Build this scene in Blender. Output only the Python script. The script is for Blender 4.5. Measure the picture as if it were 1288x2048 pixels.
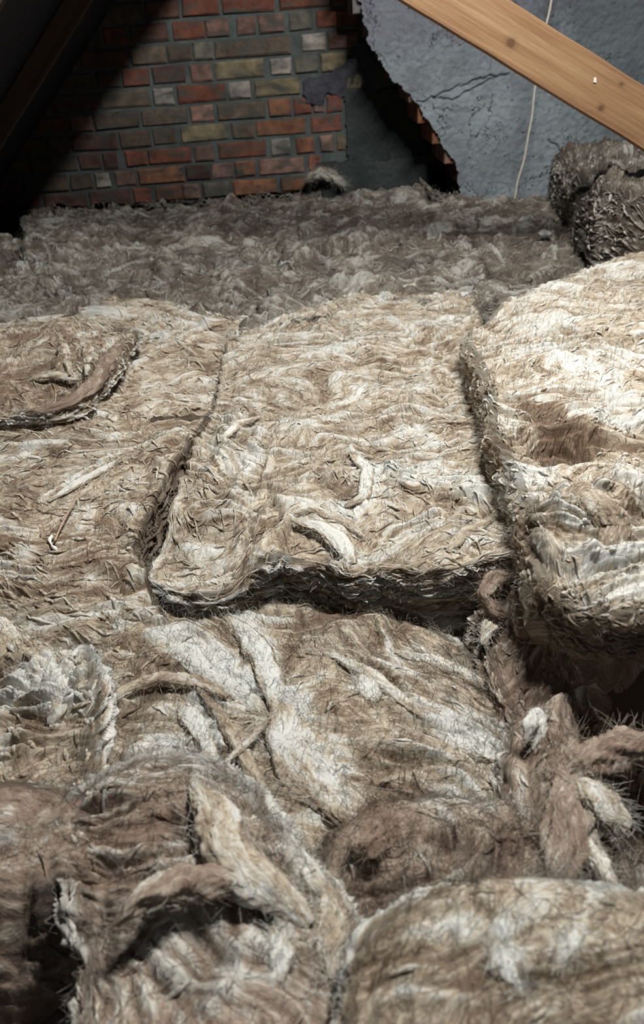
import bpy, math, random
import numpy as np

# ------------------------------------------------------------------ camera, world, lamps, exposure
F = 1607.0
CAM = np.array([0.0, 0.0, 0.7]); PITCH = 31.0; ROLL = 4.5
for o in list(bpy.data.objects): bpy.data.objects.remove(o)
SC = bpy.context.scene
COL = SC.collection
_p = math.radians(90 - PITCH); _r = math.radians(-ROLL)
RX = np.array([[1, 0, 0], [0, math.cos(_p), -math.sin(_p)], [0, math.sin(_p), math.cos(_p)]])
RZ = np.array([[math.cos(_r), -math.sin(_r), 0], [math.sin(_r), math.cos(_r), 0], [0, 0, 1]])
RM = RX @ RZ
import mathutils
cd = bpy.data.cameras.new('camera'); cam = bpy.data.objects.new('camera', cd); COL.objects.link(cam)
cd.sensor_fit = 'VERTICAL'; cd.sensor_height = 36.0; cd.lens = F / 2048 * 36.0
cd.clip_start = 0.01
M4 = mathutils.Matrix.Identity(4)
for i in range(3):
    for j in range(3): M4[i][j] = RM[i, j]
    M4[i][3] = CAM[i]
cam.matrix_world = M4
SC.camera = cam
cd.dof.use_dof = True; cd.dof.focus_distance = 1.4; cd.dof.aperture_fstop = 5.2

w = bpy.data.worlds.new('attic_air'); SC.world = w; w.use_nodes = True
w.node_tree.nodes['Background'].inputs[0].default_value = (0.55, 0.72, 1.0, 1)
w.node_tree.nodes['Background'].inputs[1].default_value = 0.055

def lamp(name, kind, loc, power, color, **kw):
    l = bpy.data.lights.new(name, kind); l.energy = power; l.color = color
    for k, v in kw.items(): setattr(l, k, v)
    o = bpy.data.objects.new(name, l); COL.objects.link(o); o.location = loc
    return o
for k in range(-3, 4):      # unseen lamp drawn out into an added row along the rafters, softening brace shadows
    lamp('unseen_lamp_row', 'POINT', (0.60 + .10 * k, 1.30, 2.115 + .10 * k), 64.0, (1.0, 0.985, 0.94), shadow_soft_size=0.03)

SC.view_settings.view_transform = 'Standard'; SC.view_settings.look = 'None'
SC.view_settings.exposure = 0.0; SC.view_settings.gamma = 1.0; SC.view_settings.use_curve_mapping = False
SC.cycles.max_bounces = 6; SC.cycles.diffuse_bounces = 4

# ------------------------------------------------------------------ projections used to place things at their own distance
def ray(x, y): return RM @ np.array([(x - 644) / F, -(y - 1024) / F, -1])
def onz(x, y, z):
    d = ray(x, y); return CAM + d * (z - CAM[2]) / d[2]
def ony(x, y, Y):
    d = ray(x, y); return CAM + d * (Y - CAM[1]) / d[1]
def PZ(pts, z): return np.array([onz(a, b, z)[:2] for a, b in pts])
def wall_x(px, z, Y):
    y = 200.0
    for _ in range(4):
        P = ony(px, y, Y); Q = ony(px, y + 1, Y)
        y += (z - P[2]) / (Q[2] - P[2])
    return float(ony(px, y, Y)[0])

# ------------------------------------------------------------------ noise
_rng = np.random.RandomState(5)
_perm = np.concatenate([_rng.permutation(256)] * 3)
_g = _rng.normal(size=(256, 3)); _g /= np.linalg.norm(_g, axis=1)[:, None]
def noise(x, y, z=0.0, seed=0):
    x, y, z = np.broadcast_arrays(np.asarray(x, float) + seed * 17.13, np.asarray(y, float) - seed * 9.7, np.asarray(z, float) + seed * 3.31)
    xi = np.floor(x).astype(int); yi = np.floor(y).astype(int); zi = np.floor(z).astype(int)
    xf = x - xi; yf = y - yi; zf = z - zi
    u = xf**3 * (xf * (xf * 6 - 15) + 10); v = yf**3 * (yf * (yf * 6 - 15) + 10); t = zf**3 * (zf * (zf * 6 - 15) + 10)
    out = 0
    for dx in (0, 1):
        wx = u if dx else 1 - u
        for dy in (0, 1):
            wy = v if dy else 1 - v
            for dz in (0, 1):
                wz = t if dz else 1 - t
                h = _perm[_perm[_perm[(xi + dx) & 255] + ((yi + dy) & 255)] + ((zi + dz) & 255)]
                g = _g[h]
                out = out + wx * wy * wz * (g[..., 0] * (xf - dx) + g[..., 1] * (yf - dy) + g[..., 2] * (zf - dz))
    return out * 1.6
def billow(*a, **k): return 2.6 * np.abs(noise(*a, **k)) - .1
def ridged(*a, **k): return 1 - 2 * np.abs(noise(*a, **k))
def fbm(x, y, z=0.0, oct=3, seed=0):
    s = 0; a = 1; f = 1
    for i in range(oct):
        s = s + a * noise(x * f, y * f, z * f if not np.isscalar(z) else z * f, seed + i * 5); a *= .5; f *= 2.03
    return s
def sstep(a, b, x):
    t = np.clip((x - a) / (b - a), 0, 1); return t * t * (3 - 2 * t)

# ------------------------------------------------------------------ node materials
def mat(name):
    m = bpy.data.materials.new(name); m.use_nodes = True
    nt = m.node_tree; b = nt.nodes['Principled BSDF']
    return m, nt, b
class N:
    def __init__(s, nt): s.nt = nt
    def new(s, t, **kw):
        n = s.nt.nodes.new(t)
        for k, v in kw.items():
            if k.startswith('i_'):
                key = k[2:]; key = int(key) if key.isdigit() else key
                n.inputs[key].default_value = v
            else: setattr(n, k, v)
        return n
    def link(s, a, b): s.nt.links.new(a, b)
    def math(s, op, a, b=None, clamp=False):
        n = s.nt.nodes.new('ShaderNodeMath'); n.operation = op; n.use_clamp = clamp
        for i, v in enumerate((a, b)):
            if v is None: continue
            if isinstance(v, (int, float)): n.inputs[i].default_value = v
            else: s.link(v, n.inputs[i])
        return n.outputs[0]
    def mix(s, f, a, b, mode='MIX'):
        n = s.nt.nodes.new('ShaderNodeMix'); n.data_type = 'RGBA'; n.blend_type = mode
        for i, v in ((0, f), (6, a), (7, b)):
            if isinstance(v, (int, float)): n.inputs[i].default_value = v
            elif isinstance(v, tuple): n.inputs[i].default_value = v if len(v) == 4 else v + (1,)
            else: s.link(v, n.inputs[i])
        return n.outputs[2]
    def noise(s, vec, scale, detail=2, rough=.5, dist=0, dim='3D'):
        n = s.nt.nodes.new('ShaderNodeTexNoise'); n.inputs['Scale'].default_value = scale
        n.inputs['Detail'].default_value = detail; n.inputs['Roughness'].default_value = rough; n.inputs['Distortion'].default_value = dist
        if vec is not None: s.link(vec, n.inputs['Vector'])
        return n
    def ramp(s, fac, stops):
        n = s.nt.nodes.new('ShaderNodeValToRGB'); e = n.color_ramp.elements
        e[0].position, e[0].color = stops[0][0], tuple(stops[0][1]) + (1,)
        e[1].position, e[1].color = stops[-1][0], tuple(stops[-1][1]) + (1,)
        for p, c in stops[1:-1]:
            q = e.new(p); q.color = tuple(c) + (1,)
        s.link(fac, n.inputs[0]); return n.outputs[0]
    def mapping(s, vec, scale=(1, 1, 1), rot=(0, 0, 0), loc=(0, 0, 0)):
        n = s.nt.nodes.new('ShaderNodeMapping'); n.inputs['Scale'].default_value = scale
        n.inputs['Rotation'].default_value = rot; n.inputs['Location'].default_value = loc
        s.link(vec, n.inputs['Vector']); return n.outputs[0]

def wool_material(name, white=(0.86, 0.85, 0.80), cream=(0.645, 0.548, 0.42), brown=(0.27, 0.188, 0.13), dust_shade=(0.17, 0.135, 0.105), fine=1.0, contrast=1.0):
    m, nt, b = mat(name); n = N(nt)
    geo = n.new('ShaderNodeNewGeometry'); P = geo.outputs['Position']
    # the 'flow' attribute follows the lay of the fibres (two coordinates along and across them)
    fl = n.new('ShaderNodeAttribute', attribute_name='flow').outputs['Vector']
    tone = n.new('ShaderNodeAttribute', attribute_name='tone').outputs['Color']
    sep = n.new('ShaderNodeSeparateColor'); n.link(tone, sep.inputs[0])
    tw, tb, td = sep.outputs[0], sep.outputs[1], sep.outputs[2]
    wv = n.noise(P, 16, 3).outputs['Color']
    warp = n.new('ShaderNodeVectorMath', operation='SCALE'); n.link(wv, warp.inputs[0]); warp.inputs['Scale'].default_value = .05
    add = n.new('ShaderNodeVectorMath', operation='ADD'); n.link(fl, add.inputs[0]); n.link(warp.outputs[0], add.inputs[1])
    W = add.outputs[0]
    s1 = n.noise(n.mapping(W, (14, 110, 110)), 1, 3, .6).outputs['Fac']
    s2 = n.noise(n.mapping(W, (60, 520, 520)), 1 * fine, 4, .65).outputs['Fac']
    s3 = n.noise(n.mapping(P, (1, 1, 1)), 900 * fine, 2, .6).outputs['Fac']
    s4 = n.noise(P, 9, 3, .55).outputs['Fac']
    s5 = n.noise(n.mapping(W, (30, 75, 75), loc=(3, 5, 1)), 1, 3, .6).outputs['Fac']
    # brown / cream / white content of the wool
    v = n.math('ADD', n.math('MULTIPLY', n.math('SUBTRACT', s1, .5), 1.9 * contrast), n.math('MULTIPLY', n.math('SUBTRACT', s5, .5), 1.1 * contrast))
    v = n.math('ADD', v, n.math('MULTIPLY', n.math('SUBTRACT', s2, .5), 1.3 * contrast))
    v = n.math('ADD', v, n.math('MULTIPLY', n.math('SUBTRACT', s4, .5), 1.0))
    v = n.math('ADD', v, .45)
    v = n.math('ADD', v, n.math('MULTIPLY', tw, 1.05))
    v = n.math('SUBTRACT', v, n.math('MULTIPLY', tb, .60), True)
    mid = tuple((a + c) / 2 for a, c in zip(cream, brown))
    c = n.ramp(v, [(0.0, brown), (.30, mid), (.55, cream), (.78, tuple(.5 * a + .5 * k for a, k in zip(cream, white))), (1.0, white)])
    g = n.noise(n.mapping(P, (1, 1, 1), loc=(4, 2, 9)), 5, 3).outputs['Fac']
    c = n.mix(n.math('MULTIPLY', n.math('SUBTRACT', g, .42, True), 1.6, True), c, n.mix(1.0, c, (0.92, 0.97, 1.0), 'MULTIPLY'))
    dd = n.math('MULTIPLY', n.math('ADD', td, n.math('MULTIPLY', n.math('SUBTRACT', s1, .62, True), 2.0)), n.math('ADD', n.math('MULTIPLY', s2, 1.2), .35), True)
    c = n.mix(dd, c, dust_shade)  # dark tone for dusty streaks and for shade painted into creases and sides
    n.link(c, b.inputs['Base Color'])
    b.inputs['Roughness'].default_value = .85; b.inputs['Specular IOR Level'].default_value = .15
    h = n.math('ADD', n.math('MULTIPLY', s1, .0028), n.math('ADD', n.math('MULTIPLY', s2, .0011), n.math('MULTIPLY', s3, .00035)))
    bp = n.new('ShaderNodeBump'); bp.inputs['Strength'].default_value = 1.0; bp.inputs['Distance'].default_value = 1.0
    n.link(h, bp.inputs['Height']); n.link(bp.outputs[0], b.inputs['Normal'])
    tr = n.new('ShaderNodeBsdfTranslucent'); n.link(c, tr.inputs['Color']); n.link(bp.outputs[0], tr.inputs['Normal'])
    mx = n.new('ShaderNodeMixShader'); mx.inputs[0].default_value = .18
    n.link(b.outputs[0], mx.inputs[1]); n.link(tr.outputs[0], mx.inputs[2])
    n.link(mx.outputs[0], nt.nodes['Material Output'].inputs['Surface'])
    return m
WOOL = wool_material('mineral_wool')
WOOL_DUST_SHADE = wool_material('dusty_shaded_wool', white=(0.56, 0.54, 0.49), cream=(0.27, 0.23, 0.19), brown=(0.125, 0.098, 0.08), dust_shade=(0.07, 0.06, 0.05))  # far band: dusty wool, darkened further for the shade it lies in
WOOL_BROWN = wool_material('brown_wool', white=(0.80, 0.77, 0.70), cream=(0.47, 0.375, 0.295), brown=(0.28, 0.195, 0.15), dust_shade=(0.10, 0.08, 0.065))

# ------------------------------------------------------------------ mesh helpers
def mesh_obj(name, V, faces, material, parent=None, smooth=True, attrs=None):
    V = np.asarray(V, np.float32); me = bpy.data.meshes.new(name)
    if isinstance(faces, np.ndarray):
        k = faces.shape[1]; nf = len(faces)
        me.vertices.add(len(V)); me.vertices.foreach_set('co', V.ravel())
        me.loops.add(nf * k); me.loops.foreach_set('vertex_index', faces.astype(np.int32).ravel())
        me.polygons.add(nf); me.polygons.foreach_set('loop_start', np.arange(0, nf * k, k, dtype=np.int32))
        me.update(calc_edges=True)
    else:
        me.from_pydata(V.tolist(), [], faces); me.update()
    me.polygons.foreach_set('use_smooth', np.full(len(me.polygons), smooth))
    for nm, arr in (attrs or {}).items():
        if arr.shape[1] == 4:
            a = me.attributes.new(nm, 'FLOAT_COLOR', 'POINT'); a.data.foreach_set('color', arr.astype(np.float32).ravel())
        else:
            a = me.attributes.new(nm, 'FLOAT_VECTOR', 'POINT'); a.data.foreach_set('vector', arr.astype(np.float32).ravel())
    me.materials.append(material)
    o = bpy.data.objects.new(name, me); COL.objects.link(o)
    if parent: o.parent = parent
    return o
def tag(o, label=None, cat=None, group=None, kind=None):
    if label: o['label'] = label
    if cat: o['category'] = cat
    if group: o['group'] = group
    if kind: o['kind'] = kind
    return o
def grid_faces(nu, nv, off=0):
    i = np.arange(nu - 1)[:, None] * nv + np.arange(nv - 1)[None]
    i = i.ravel() + off
    return np.stack([i, i + nv, i + nv + 1, i + 1], 1)
class BoxSet:
    def __init__(s): s.V = []; s.Fc = []; s.C = []
    def box(s, x0, x1, y0, y1, z0, z1, col=(1, 1, 1), jit=0.0, bev=0.0):
        k = len(s.V)
        if bev:
            b = bev
            pts = []
            for (y, e) in ((y0, b), (y0 + b, 0), (y1, 0)):
                pts += [(x0 + e, y, z0 + e), (x1 - e, y, z0 + e), (x1 - e, y, z1 - e), (x0 + e, y, z1 - e)]
            f = [(0, 1, 2, 3)]
            for r in (0, 4):
                for i in range(4): f.append((r + i, r + 4 + i, r + 4 + (i + 1) % 4, r + (i + 1) % 4))
            f.append((11, 10, 9, 8))
        else:
            pts = [(x, y, z) for z in (z0, z1) for x, y in ((x0, y0), (x1, y0), (x1, y1), (x0, y1))]
            f = [(0, 3, 2, 1), (4, 5, 6, 7), (0, 1, 5, 4), (1, 2, 6, 5), (2, 3, 7, 6), (3, 0, 4, 7)]
        for p in pts:
            s.V.append([p[0] + random.uniform(-jit, jit), p[1] + random.uniform(-jit, jit) * .5, p[2] + random.uniform(-jit, jit)]); s.C.append(list(col) + [1])
        s.Fc += [tuple(k + i for i in q) for q in f]
    def build(s, name, m, parent=None):
        return mesh_obj(name, s.V, s.Fc, m, parent, smooth=False, attrs={'tone': np.array(s.C)})
random.seed(3)

# ------------------------------------------------------------------ gable wall
WY = 3.9
def brick_material():
    m, nt, b = mat('old_brick'); n = N(nt)
    P = n.new('ShaderNodeNewGeometry').outputs['Position']
    tone = n.new('ShaderNodeAttribute', attribute_name='tone').outputs['Color']
    a = n.noise(P, 22, 4, .6).outputs['Fac']; c = n.noise(P, 130, 4, .7).outputs['Fac']; d = n.noise(n.mapping(P, (1, 1, 2.5), loc=(3, 3, 3)), 9, 3, .5, .6).outputs['Fac']
    col = n.mix(1.0, tone, n.ramp(a, [(.25, (.55, .52, .52)), (.5, (1.1, 1.1, 1.1)), (.75, (1.7, 1.6, 1.5))]), 'MULTIPLY')
    col = n.mix(n.math('MULTIPLY', n.math('SUBTRACT', d, .47, True), 4.5, True), col, (.075, .075, .068))       # soot and mortar smears
    col = n.mix(n.math('MULTIPLY', n.math('SUBTRACT', c, .60, True), 3.0, True), col, (.16, .15, .13))
    col = n.mix(n.math('MULTIPLY', n.math('SUBTRACT', .36, c, True), 8.0, True), col, (.05, .045, .04))
    n.link(col, b.inputs['Base Color']); b.inputs['Roughness'].default_value = .9; b.inputs['Specular IOR Level'].default_value = .2
    bp = n.new('ShaderNodeBump'); bp.inputs['Distance'].default_value = .006; bp.inputs['Strength'].default_value = .8
    n.link(n.math('ADD', a, c), bp.inputs['Height']); n.link(bp.outputs[0], b.inputs['Normal'])
    return m
def plaster_material(name, c0, c1, c2, sc=1.0, bump=.006, pits=True, stain=False):
    m, nt, b = mat(name); n = N(nt)
    P = n.new('ShaderNodeNewGeometry').outputs['Position']
    a = n.noise(P, 5 * sc, 5, .6, .3).outputs['Fac']; c = n.noise(P, 45 * sc, 5, .7).outputs['Fac']; d = n.noise(n.mapping(P, loc=(7, 1, 2)), 14 * sc, 3, .6, .8).outputs['Fac']
    col = n.ramp(a, [(.3, c0), (.5, c1), (.7, c2)])
    col = n.mix(n.math('MULTIPLY', n.math('SUBTRACT', c, .5, True), 2.2, True), col, tuple(.45 * k for k in c1))
    col = n.mix(n.math('MULTIPLY', n.math('SUBTRACT', d, .55, True), 3.0, True), col, (c0[0] * 1.0, c0[1] * .86, c0[2] * 1.02))
    h = n.math('ADD', n.math('MULTIPLY', c, .6), a)
    if pits:
        vo = n.new('ShaderNodeTexVoronoi'); vo.inputs['Scale'].default_value = 26 * sc; n.link(P, vo.inputs['Vector'])
        pit = n.math('MULTIPLY', n.math('SUBTRACT', .13, vo.outputs['Distance'], True), 9, True)
        col = n.mix(pit, col, (.03, .03, .032)); h = n.math('SUBTRACT', h, n.math('MULTIPLY', pit, .6))
        cr = n.new('ShaderNodeTexVoronoi'); cr.feature = 'DISTANCE_TO_EDGE'; cr.inputs['Scale'].default_value = 3.2
        wv = n.noise(P, 7, 4, .6).outputs['Color']; sc_ = n.new('ShaderNodeVectorMath', operation='SCALE'); n.link(wv, sc_.inputs[0]); sc_.inputs['Scale'].default_value = .5
        ad = n.new('ShaderNodeVectorMath', operation='ADD'); n.link(P, ad.inputs[0]); n.link(sc_.outputs[0], ad.inputs[1]); n.link(ad.outputs[0], cr.inputs['Vector'])
        ck = n.math('MULTIPLY', n.math('SUBTRACT', .010, cr.outputs['Distance'], True), 90, True)
        ck = n.math('MULTIPLY', ck, n.math('MULTIPLY', n.math('SUBTRACT', a, .47, True), 14, True))
        col = n.mix(ck, col, (.03, .03, .035)); h = n.math('SUBTRACT', h, ck)
    if stain:   # old soot high up and darker towards the right, with ragged borders
        sx = n.new('ShaderNodeSeparateXYZ'); n.link(P, sx.inputs[0])
        e = n.math('ADD', n.math('MULTIPLY', n.math('SUBTRACT', a, .5), .9), n.math('MULTIPLY', n.math('SUBTRACT', c, .5), .35))
        k1 = n.math('MULTIPLY', n.math('SUBTRACT', n.math('ADD', sx.outputs[2], e), .54), 7, True)
        k2 = n.math('MULTIPLY', n.math('SUBTRACT', n.math('ADD', n.math('ADD', sx.outputs[0], n.math('MULTIPLY', sx.outputs[2], .6)), e), 1.30), 7, True)
        col = n.mix(n.math('MULTIPLY', k1, .55), col, (.105, .095, .13)); col = n.mix(n.math('MULTIPLY', k2, .6), col, (.07, .085, .09))
    n.link(col, b.inputs['Base Color']); b.inputs['Roughness'].default_value = .92; b.inputs['Specular IOR Level'].default_value = .2
    bp = n.new('ShaderNodeBump'); bp.inputs['Distance'].default_value = bump; bp.inputs['Strength'].default_value = .9
    n.link(h, bp.inputs['Height']); n.link(bp.outputs[0], b.inputs['Normal'])
    return m
BRICK = brick_material()
MORTAR = plaster_material('lime_mortar', (.06, .072, .072), (.085, .102, .10), (.11, .13, .125), 3, .004, False)
PLASTER = plaster_material('grey_render', (.15, .162, .185), (.225, .26, .28), (.29, .335, .36), stain=True)
CEMENT = plaster_material('dark_cement', (.03, .037, .037), (.045, .054, .053), (.065, .075, .073), 2, .004, False)

def rough_panel(name, outline_fn, x0, x1, z0, z1, Y, step, amp, m, parent, thick=.012, seed=0, groove=None):
    """A panel of render with an irregular edge: keeps the cells of a fine grid inside outline_fn."""
    xs = np.arange(x0, x1, step); zs = np.arange(z0, z1, step)
    X, Z = np.meshgrid(xs, zs, indexing='ij')
    Yv = Y - amp * fbm(X * 7, Z * 7, oct=4, seed=seed) - amp * .5 * fbm(X * 45, Z * 45, oct=2, seed=seed + 9)
    for g in (groove or []):
        best = np.full(X.shape, 1e9); Xw = X + .006 * noise(X * 40, Z * 40, 3); Zw = Z + .010 * noise(X * 35, Z * 35, 8)
        for (xa, za), (xb, zb) in zip(g[:-1], g[1:]):
            dx, dz = xb - xa, zb - za; tp = np.clip(((Xw - xa) * dx + (Zw - za) * dz) / (dx * dx + dz * dz), 0, 1)
            best = np.minimum(best, np.hypot(Xw - xa - tp * dx, Zw - za - tp * dz))
        Yv = Yv + .012 * np.exp(-(best / .0042) ** 2)
    ins = outline_fn(X, Z)
    Fc = grid_faces(len(xs), len(zs))
    k = ins.ravel()[Fc].all(1); Fc = Fc[k]
    V = np.stack([X, Yv, Z], -1).reshape(-1, 3)
    n = len(V); Vb = V.copy(); Vb[:, 1] = Y + thick
    e = np.concatenate([Fc[:, [0, 1]], Fc[:, [1, 2]], Fc[:, [2, 3]], Fc[:, [3, 0]]])
    key = e[:, 0] * n + e[:, 1]; rev = e[:, 1] * n + e[:, 0]
    be = e[~np.isin(key, rev)]
    side = np.stack([be[:, 1], be[:, 0], be[:, 0] + n, be[:, 1] + n], 1)
    A = np.concatenate([Fc, side]); V = np.concatenate([V, Vb])
    used = np.unique(A); mp = np.zeros(len(V), int); mp[used] = np.arange(len(used))
    return mesh_obj(name, V[used], mp[A], m, parent, smooth=False)

cols = {'R': (.36, .115, .065), 'O': (.47, .19, .09), 'P': (.42, .235, .18), 'W': (.52, .47, .42), 'Y': (.36, .285, .155), 'B': (.20, .15, .105), 'G': (.25, .24, .19), 'D': (.20, .095, .075)}
rows = {   # courses of the brick gable from the wool upward: where each brick runs and its clay
    0: [(180, 262, 'D'), (268, 302, 'R'), (312, 365, 'O'), (367, 400, 'P'), (407, 460, 'G'), (466, 552, 'O'), (562, 625, 'O')],
    1: [(190, 220, 'W'), (231, 270, 'P'), (277, 367, 'O'), (373, 420, 'D'), (422, 466, 'P'), (470, 510, 'O'), (519, 608, 'P'), (617, 640, 'R')],
    2: [(207, 235, 'D'), (250, 293, 'R'), (297, 382, 'R'), (390, 428, 'P'), (437, 532, 'R'), (541, 580, 'W'), (592, 628, 'O'), (641, 667, 'P'), (674, 691, 'Y')],
    3: [(240, 300, 'B'), (305, 352, 'B'), (362, 457, 'Y'), (465, 508, 'B'), (512, 611, 'O'), (622, 683, 'R')],
    4: [(190, 278, 'B'), (283, 375, 'B'), (382, 428, 'P'), (435, 530, 'B'), (537, 583, 'O'), (588, 622, 'R'), (626, 648, 'P'), (654, 684, 'R')],
    5: [(200, 298, 'B'), (307, 348, 'W'), (355, 452, 'R'), (457, 500, 'W'), (510, 600, 'Y'), (690, 724, 'Y')],
    6: [(245, 298, 'R'), (305, 370, 'D'), (380, 424, 'P'), (432, 527, 'Y'), (540, 582, 'W'), (590, 636, 'G'), (641, 692, 'Y')],
    7: [(262, 330, 'B'), (335, 383, 'B'), (387, 425, 'G'), (430, 580, 'B'), (603, 652, 'W'), (657, 717, 'P')],
    8: [(260, 335, 'D'), (345, 408, 'R'), (412, 458, 'P'), (474, 512, 'P'), (518, 567, 'P'), (578, 625, 'G'), (633, 718, 'R')],
    9: [(290, 358, 'D'), (365, 436, 'R'), (444, 548, 'R'), (558, 662, 'R'), (668, 722, 'P')]}
wall = mesh_obj('wall_back', [(-2.2, WY + .006, -.4), (2.6, WY + .006, -.4), (2.6, WY + .006, 2.2), (-2.2, WY + .006, 2.2), (-2.2, WY + .2, -.4), (2.6, WY + .2, -.4), (2.6, WY + .2, 2.2), (-2.2, WY + .2, 2.2)],
                [(0, 1, 2, 3), (7, 6, 5, 4), (0, 4, 5, 1), (3, 2, 6, 7), (0, 3, 7, 4), (1, 5, 6, 2)], MORTAR, smooth=False)
tag(wall, 'old gable wall of mixed red, pink, buff and whitened bricks', 'wall', kind='structure')
bs = BoxSet()
def brick(x0, x1, z0, z1, c):
    cc = np.array(cols[c]); cc = (cc * .8 + cc.mean() * .2) * .52 * random.uniform(.75, 1.2)
    bs.box(x0, x1, WY - random.uniform(.002, .010), WY + .05, z0, z1, tuple(cc), jit=.0035, bev=.007)
ZC = .064; CH = .0782
for k in range(-3, 24):
    z0 = ZC + CH * k + .007; z1 = ZC + CH * (k + 1) - .007; zc = (z0 + z1) / 2
    lst = []; left = None; right = None
    if k in rows:
        for a, b_, c in rows[k]:
            xa, xb = wall_x(a, zc, WY), wall_x(b_, zc, WY)
            lst.append((xa, xb, c))
        left = lst[0][0] - .012; right = lst[-1][1] + .012
    x = (left if left is not None else .34)
    while x > -2.2:
        L = random.choice((.20, .20, .098)); lst.append((x - L, x, random.choice('RDBBPD'))); x -= L + .012
    if k > 9:
        x = .35
        while x < 2.5:
            L = random.choice((.20, .098)); lst.append((x, x + L, random.choice('RPYO'))); x += L + .012
    for xa, xb, c in lst: brick(xa, xb, z0, z1, c)
bs.build('brickwork', BRICK, wall)
# cement patch beside the corbels, with its ledge
xl = wall_x(692, .3, WY)
def cem(X, Z):
    e = .012 * fbm(X * 20, Z * 20, oct=3)
    top = .455 + e
    return (X > xl + e * .6 + (Z > .235) * 0.0) & (Z < top)
rough_panel('cement_patch', cem, xl - .02, 1.2, -.2, .50, WY - .012, .006, .004, CEMENT, wall, seed=3)
rough_panel('cement_ledge', lambda X, Z: (Z < .185 + .012 * fbm(X * 14, Z * 3, oct=2)) & (X > wall_x(640, .1, WY) + .03 * fbm(X * 9, Z * 9)), .10, 1.2, -.2, .23, WY - .045, .006, .005, CEMENT, wall, thick=.06, seed=8)
pp = [(603, 157), (640, 150), (684, 130), (712, 85), (738, 78), (752, 130), (748, 200), (700, 200), (655, 188), (640, 215), (610, 205)]
pw = np.array([ony(a, b_, WY)[[0, 2]] for a, b_ in pp])
def inpoly(X, Z, poly):
    r = np.zeros(X.shape, bool); j = len(poly) - 1
    for i in range(len(poly)):
        xi, zi = poly[i]; xj, zj = poly[j]
        c = ((zi > Z) != (zj > Z)) & (X < (xj - xi) * (Z - zi) / (zj - zi + 1e-12) + xi); r ^= c; j = i
    return r
PURPLE = plaster_material('slate_grey_mortar', (.045, .045, .055), (.065, .065, .08), (.09, .09, .105), 2, .008, False)
rough_panel('mortar_smear', lambda X, Z: inpoly(X + .01 * fbm(X * 18, Z * 18), Z + .01 * fbm(X * 18, Z * 18, seed=4), pw), .0, .5, .3, .75, WY - .012, .005, .006, PURPLE, wall, seed=5)

# ------------------------------------------------------------------ chimney breast, corbelled out brick by brick, rendered in front
CY = 3.55
ch = bpy.data.objects.new('chimney_breast', None); COL.objects.link(ch); ch.location = (0, 0, 0)
tag(ch, 'corbelled chimney breast with cracked grey render and stepped brick edge', 'chimney', kind='structure')
edge_px = [(-60, 690), (0, 718), (40, 727), (78, 731), (120, 757), (164, 786), (172, 800), (208, 832), (250, 861), (290, 885), (330, 911), (420, 921)]
steps = [(788, 164), (817, 208), (836, 250), (865, 291), (889, 331), (914, 366)]   # left face of each corbelled course and its underside
cb = BoxSet()
prev_z = None
zbots = [ony(a, b_, CY)[2] for a, b_ in steps]; xs_ = [ony(a, b_ - 18, CY)[0] for a, b_ in steps]
zt = zbots[0] + CH
for i, (zb, x) in enumerate(zip(zbots, xs_)):
    top = zbots[i - 1] if i else zb + CH
    xr = x
    for q in range(40):
        L = random.choice((.20, .098)) if q else random.choice((.11, .16))
        cb.box(xr, min(xr + L, 2.6), CY + .004, WY + .02, zb + .004, top - .004, tuple(np.array(cols[random.choice('ORPO')]) * .55), jit=.0015, bev=.003); xr += L + .01  # brick tone lowered to put shade on the corbels' side faces
        if xr > 2.5: break
# upper courses above the traced steps keep corbelling outward to the left
x = xs_[0]; z = zbots[0] + CH
for k, dx in enumerate([.045, .05, .055, .035, .02, .01, .0, .0, .0, .0, .0, .0, .0, .0, .0]):
    x -= dx
    cb.box(x, 2.6, CY + .004, WY + .02, z + .002, z + CH - .002, (.16, .15, .15), jit=.001, bev=.003); z += CH
cb.box(xs_[-1] + .01, 2.6, CY + .012, WY + .02, -.4, zbots[-1] + .02, (.2, .17, .15))
cb.build('corbelled_brickwork', BRICK, ch)
ep = np.array([ony(a, b_, CY)[[0, 2]] for b_, a in edge_px])[::-1]
def chim(X, Z):
    e = .010 * fbm(X * 26, Z * 26, oct=3) + .004 * noise(X * 90, Z * 90)
    return X > np.interp(Z, ep[:, 1], ep[:, 0]) + e
crk = [(832, 207), (850, 200), (868, 196), (880, 186), (905, 180), (925, 170), (950, 160), (985, 152), (1015, 148)]
crk2 = [(868, 196), (905, 200), (945, 178), (985, 158)]
crk3 = [(1095, 280), (1120, 300), (1128, 330), (1160, 350)]
rough_panel('render_coat', chim, .15, 2.0, -.2, 1.0, CY - .018, .0042, .005, PLASTER, ch, thick=.012, seed=11,
            groove=[[tuple(ony(a, b_, CY)[[0, 2]]) for a, b_ in g] for g in (crk, crk2, crk3)])
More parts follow.
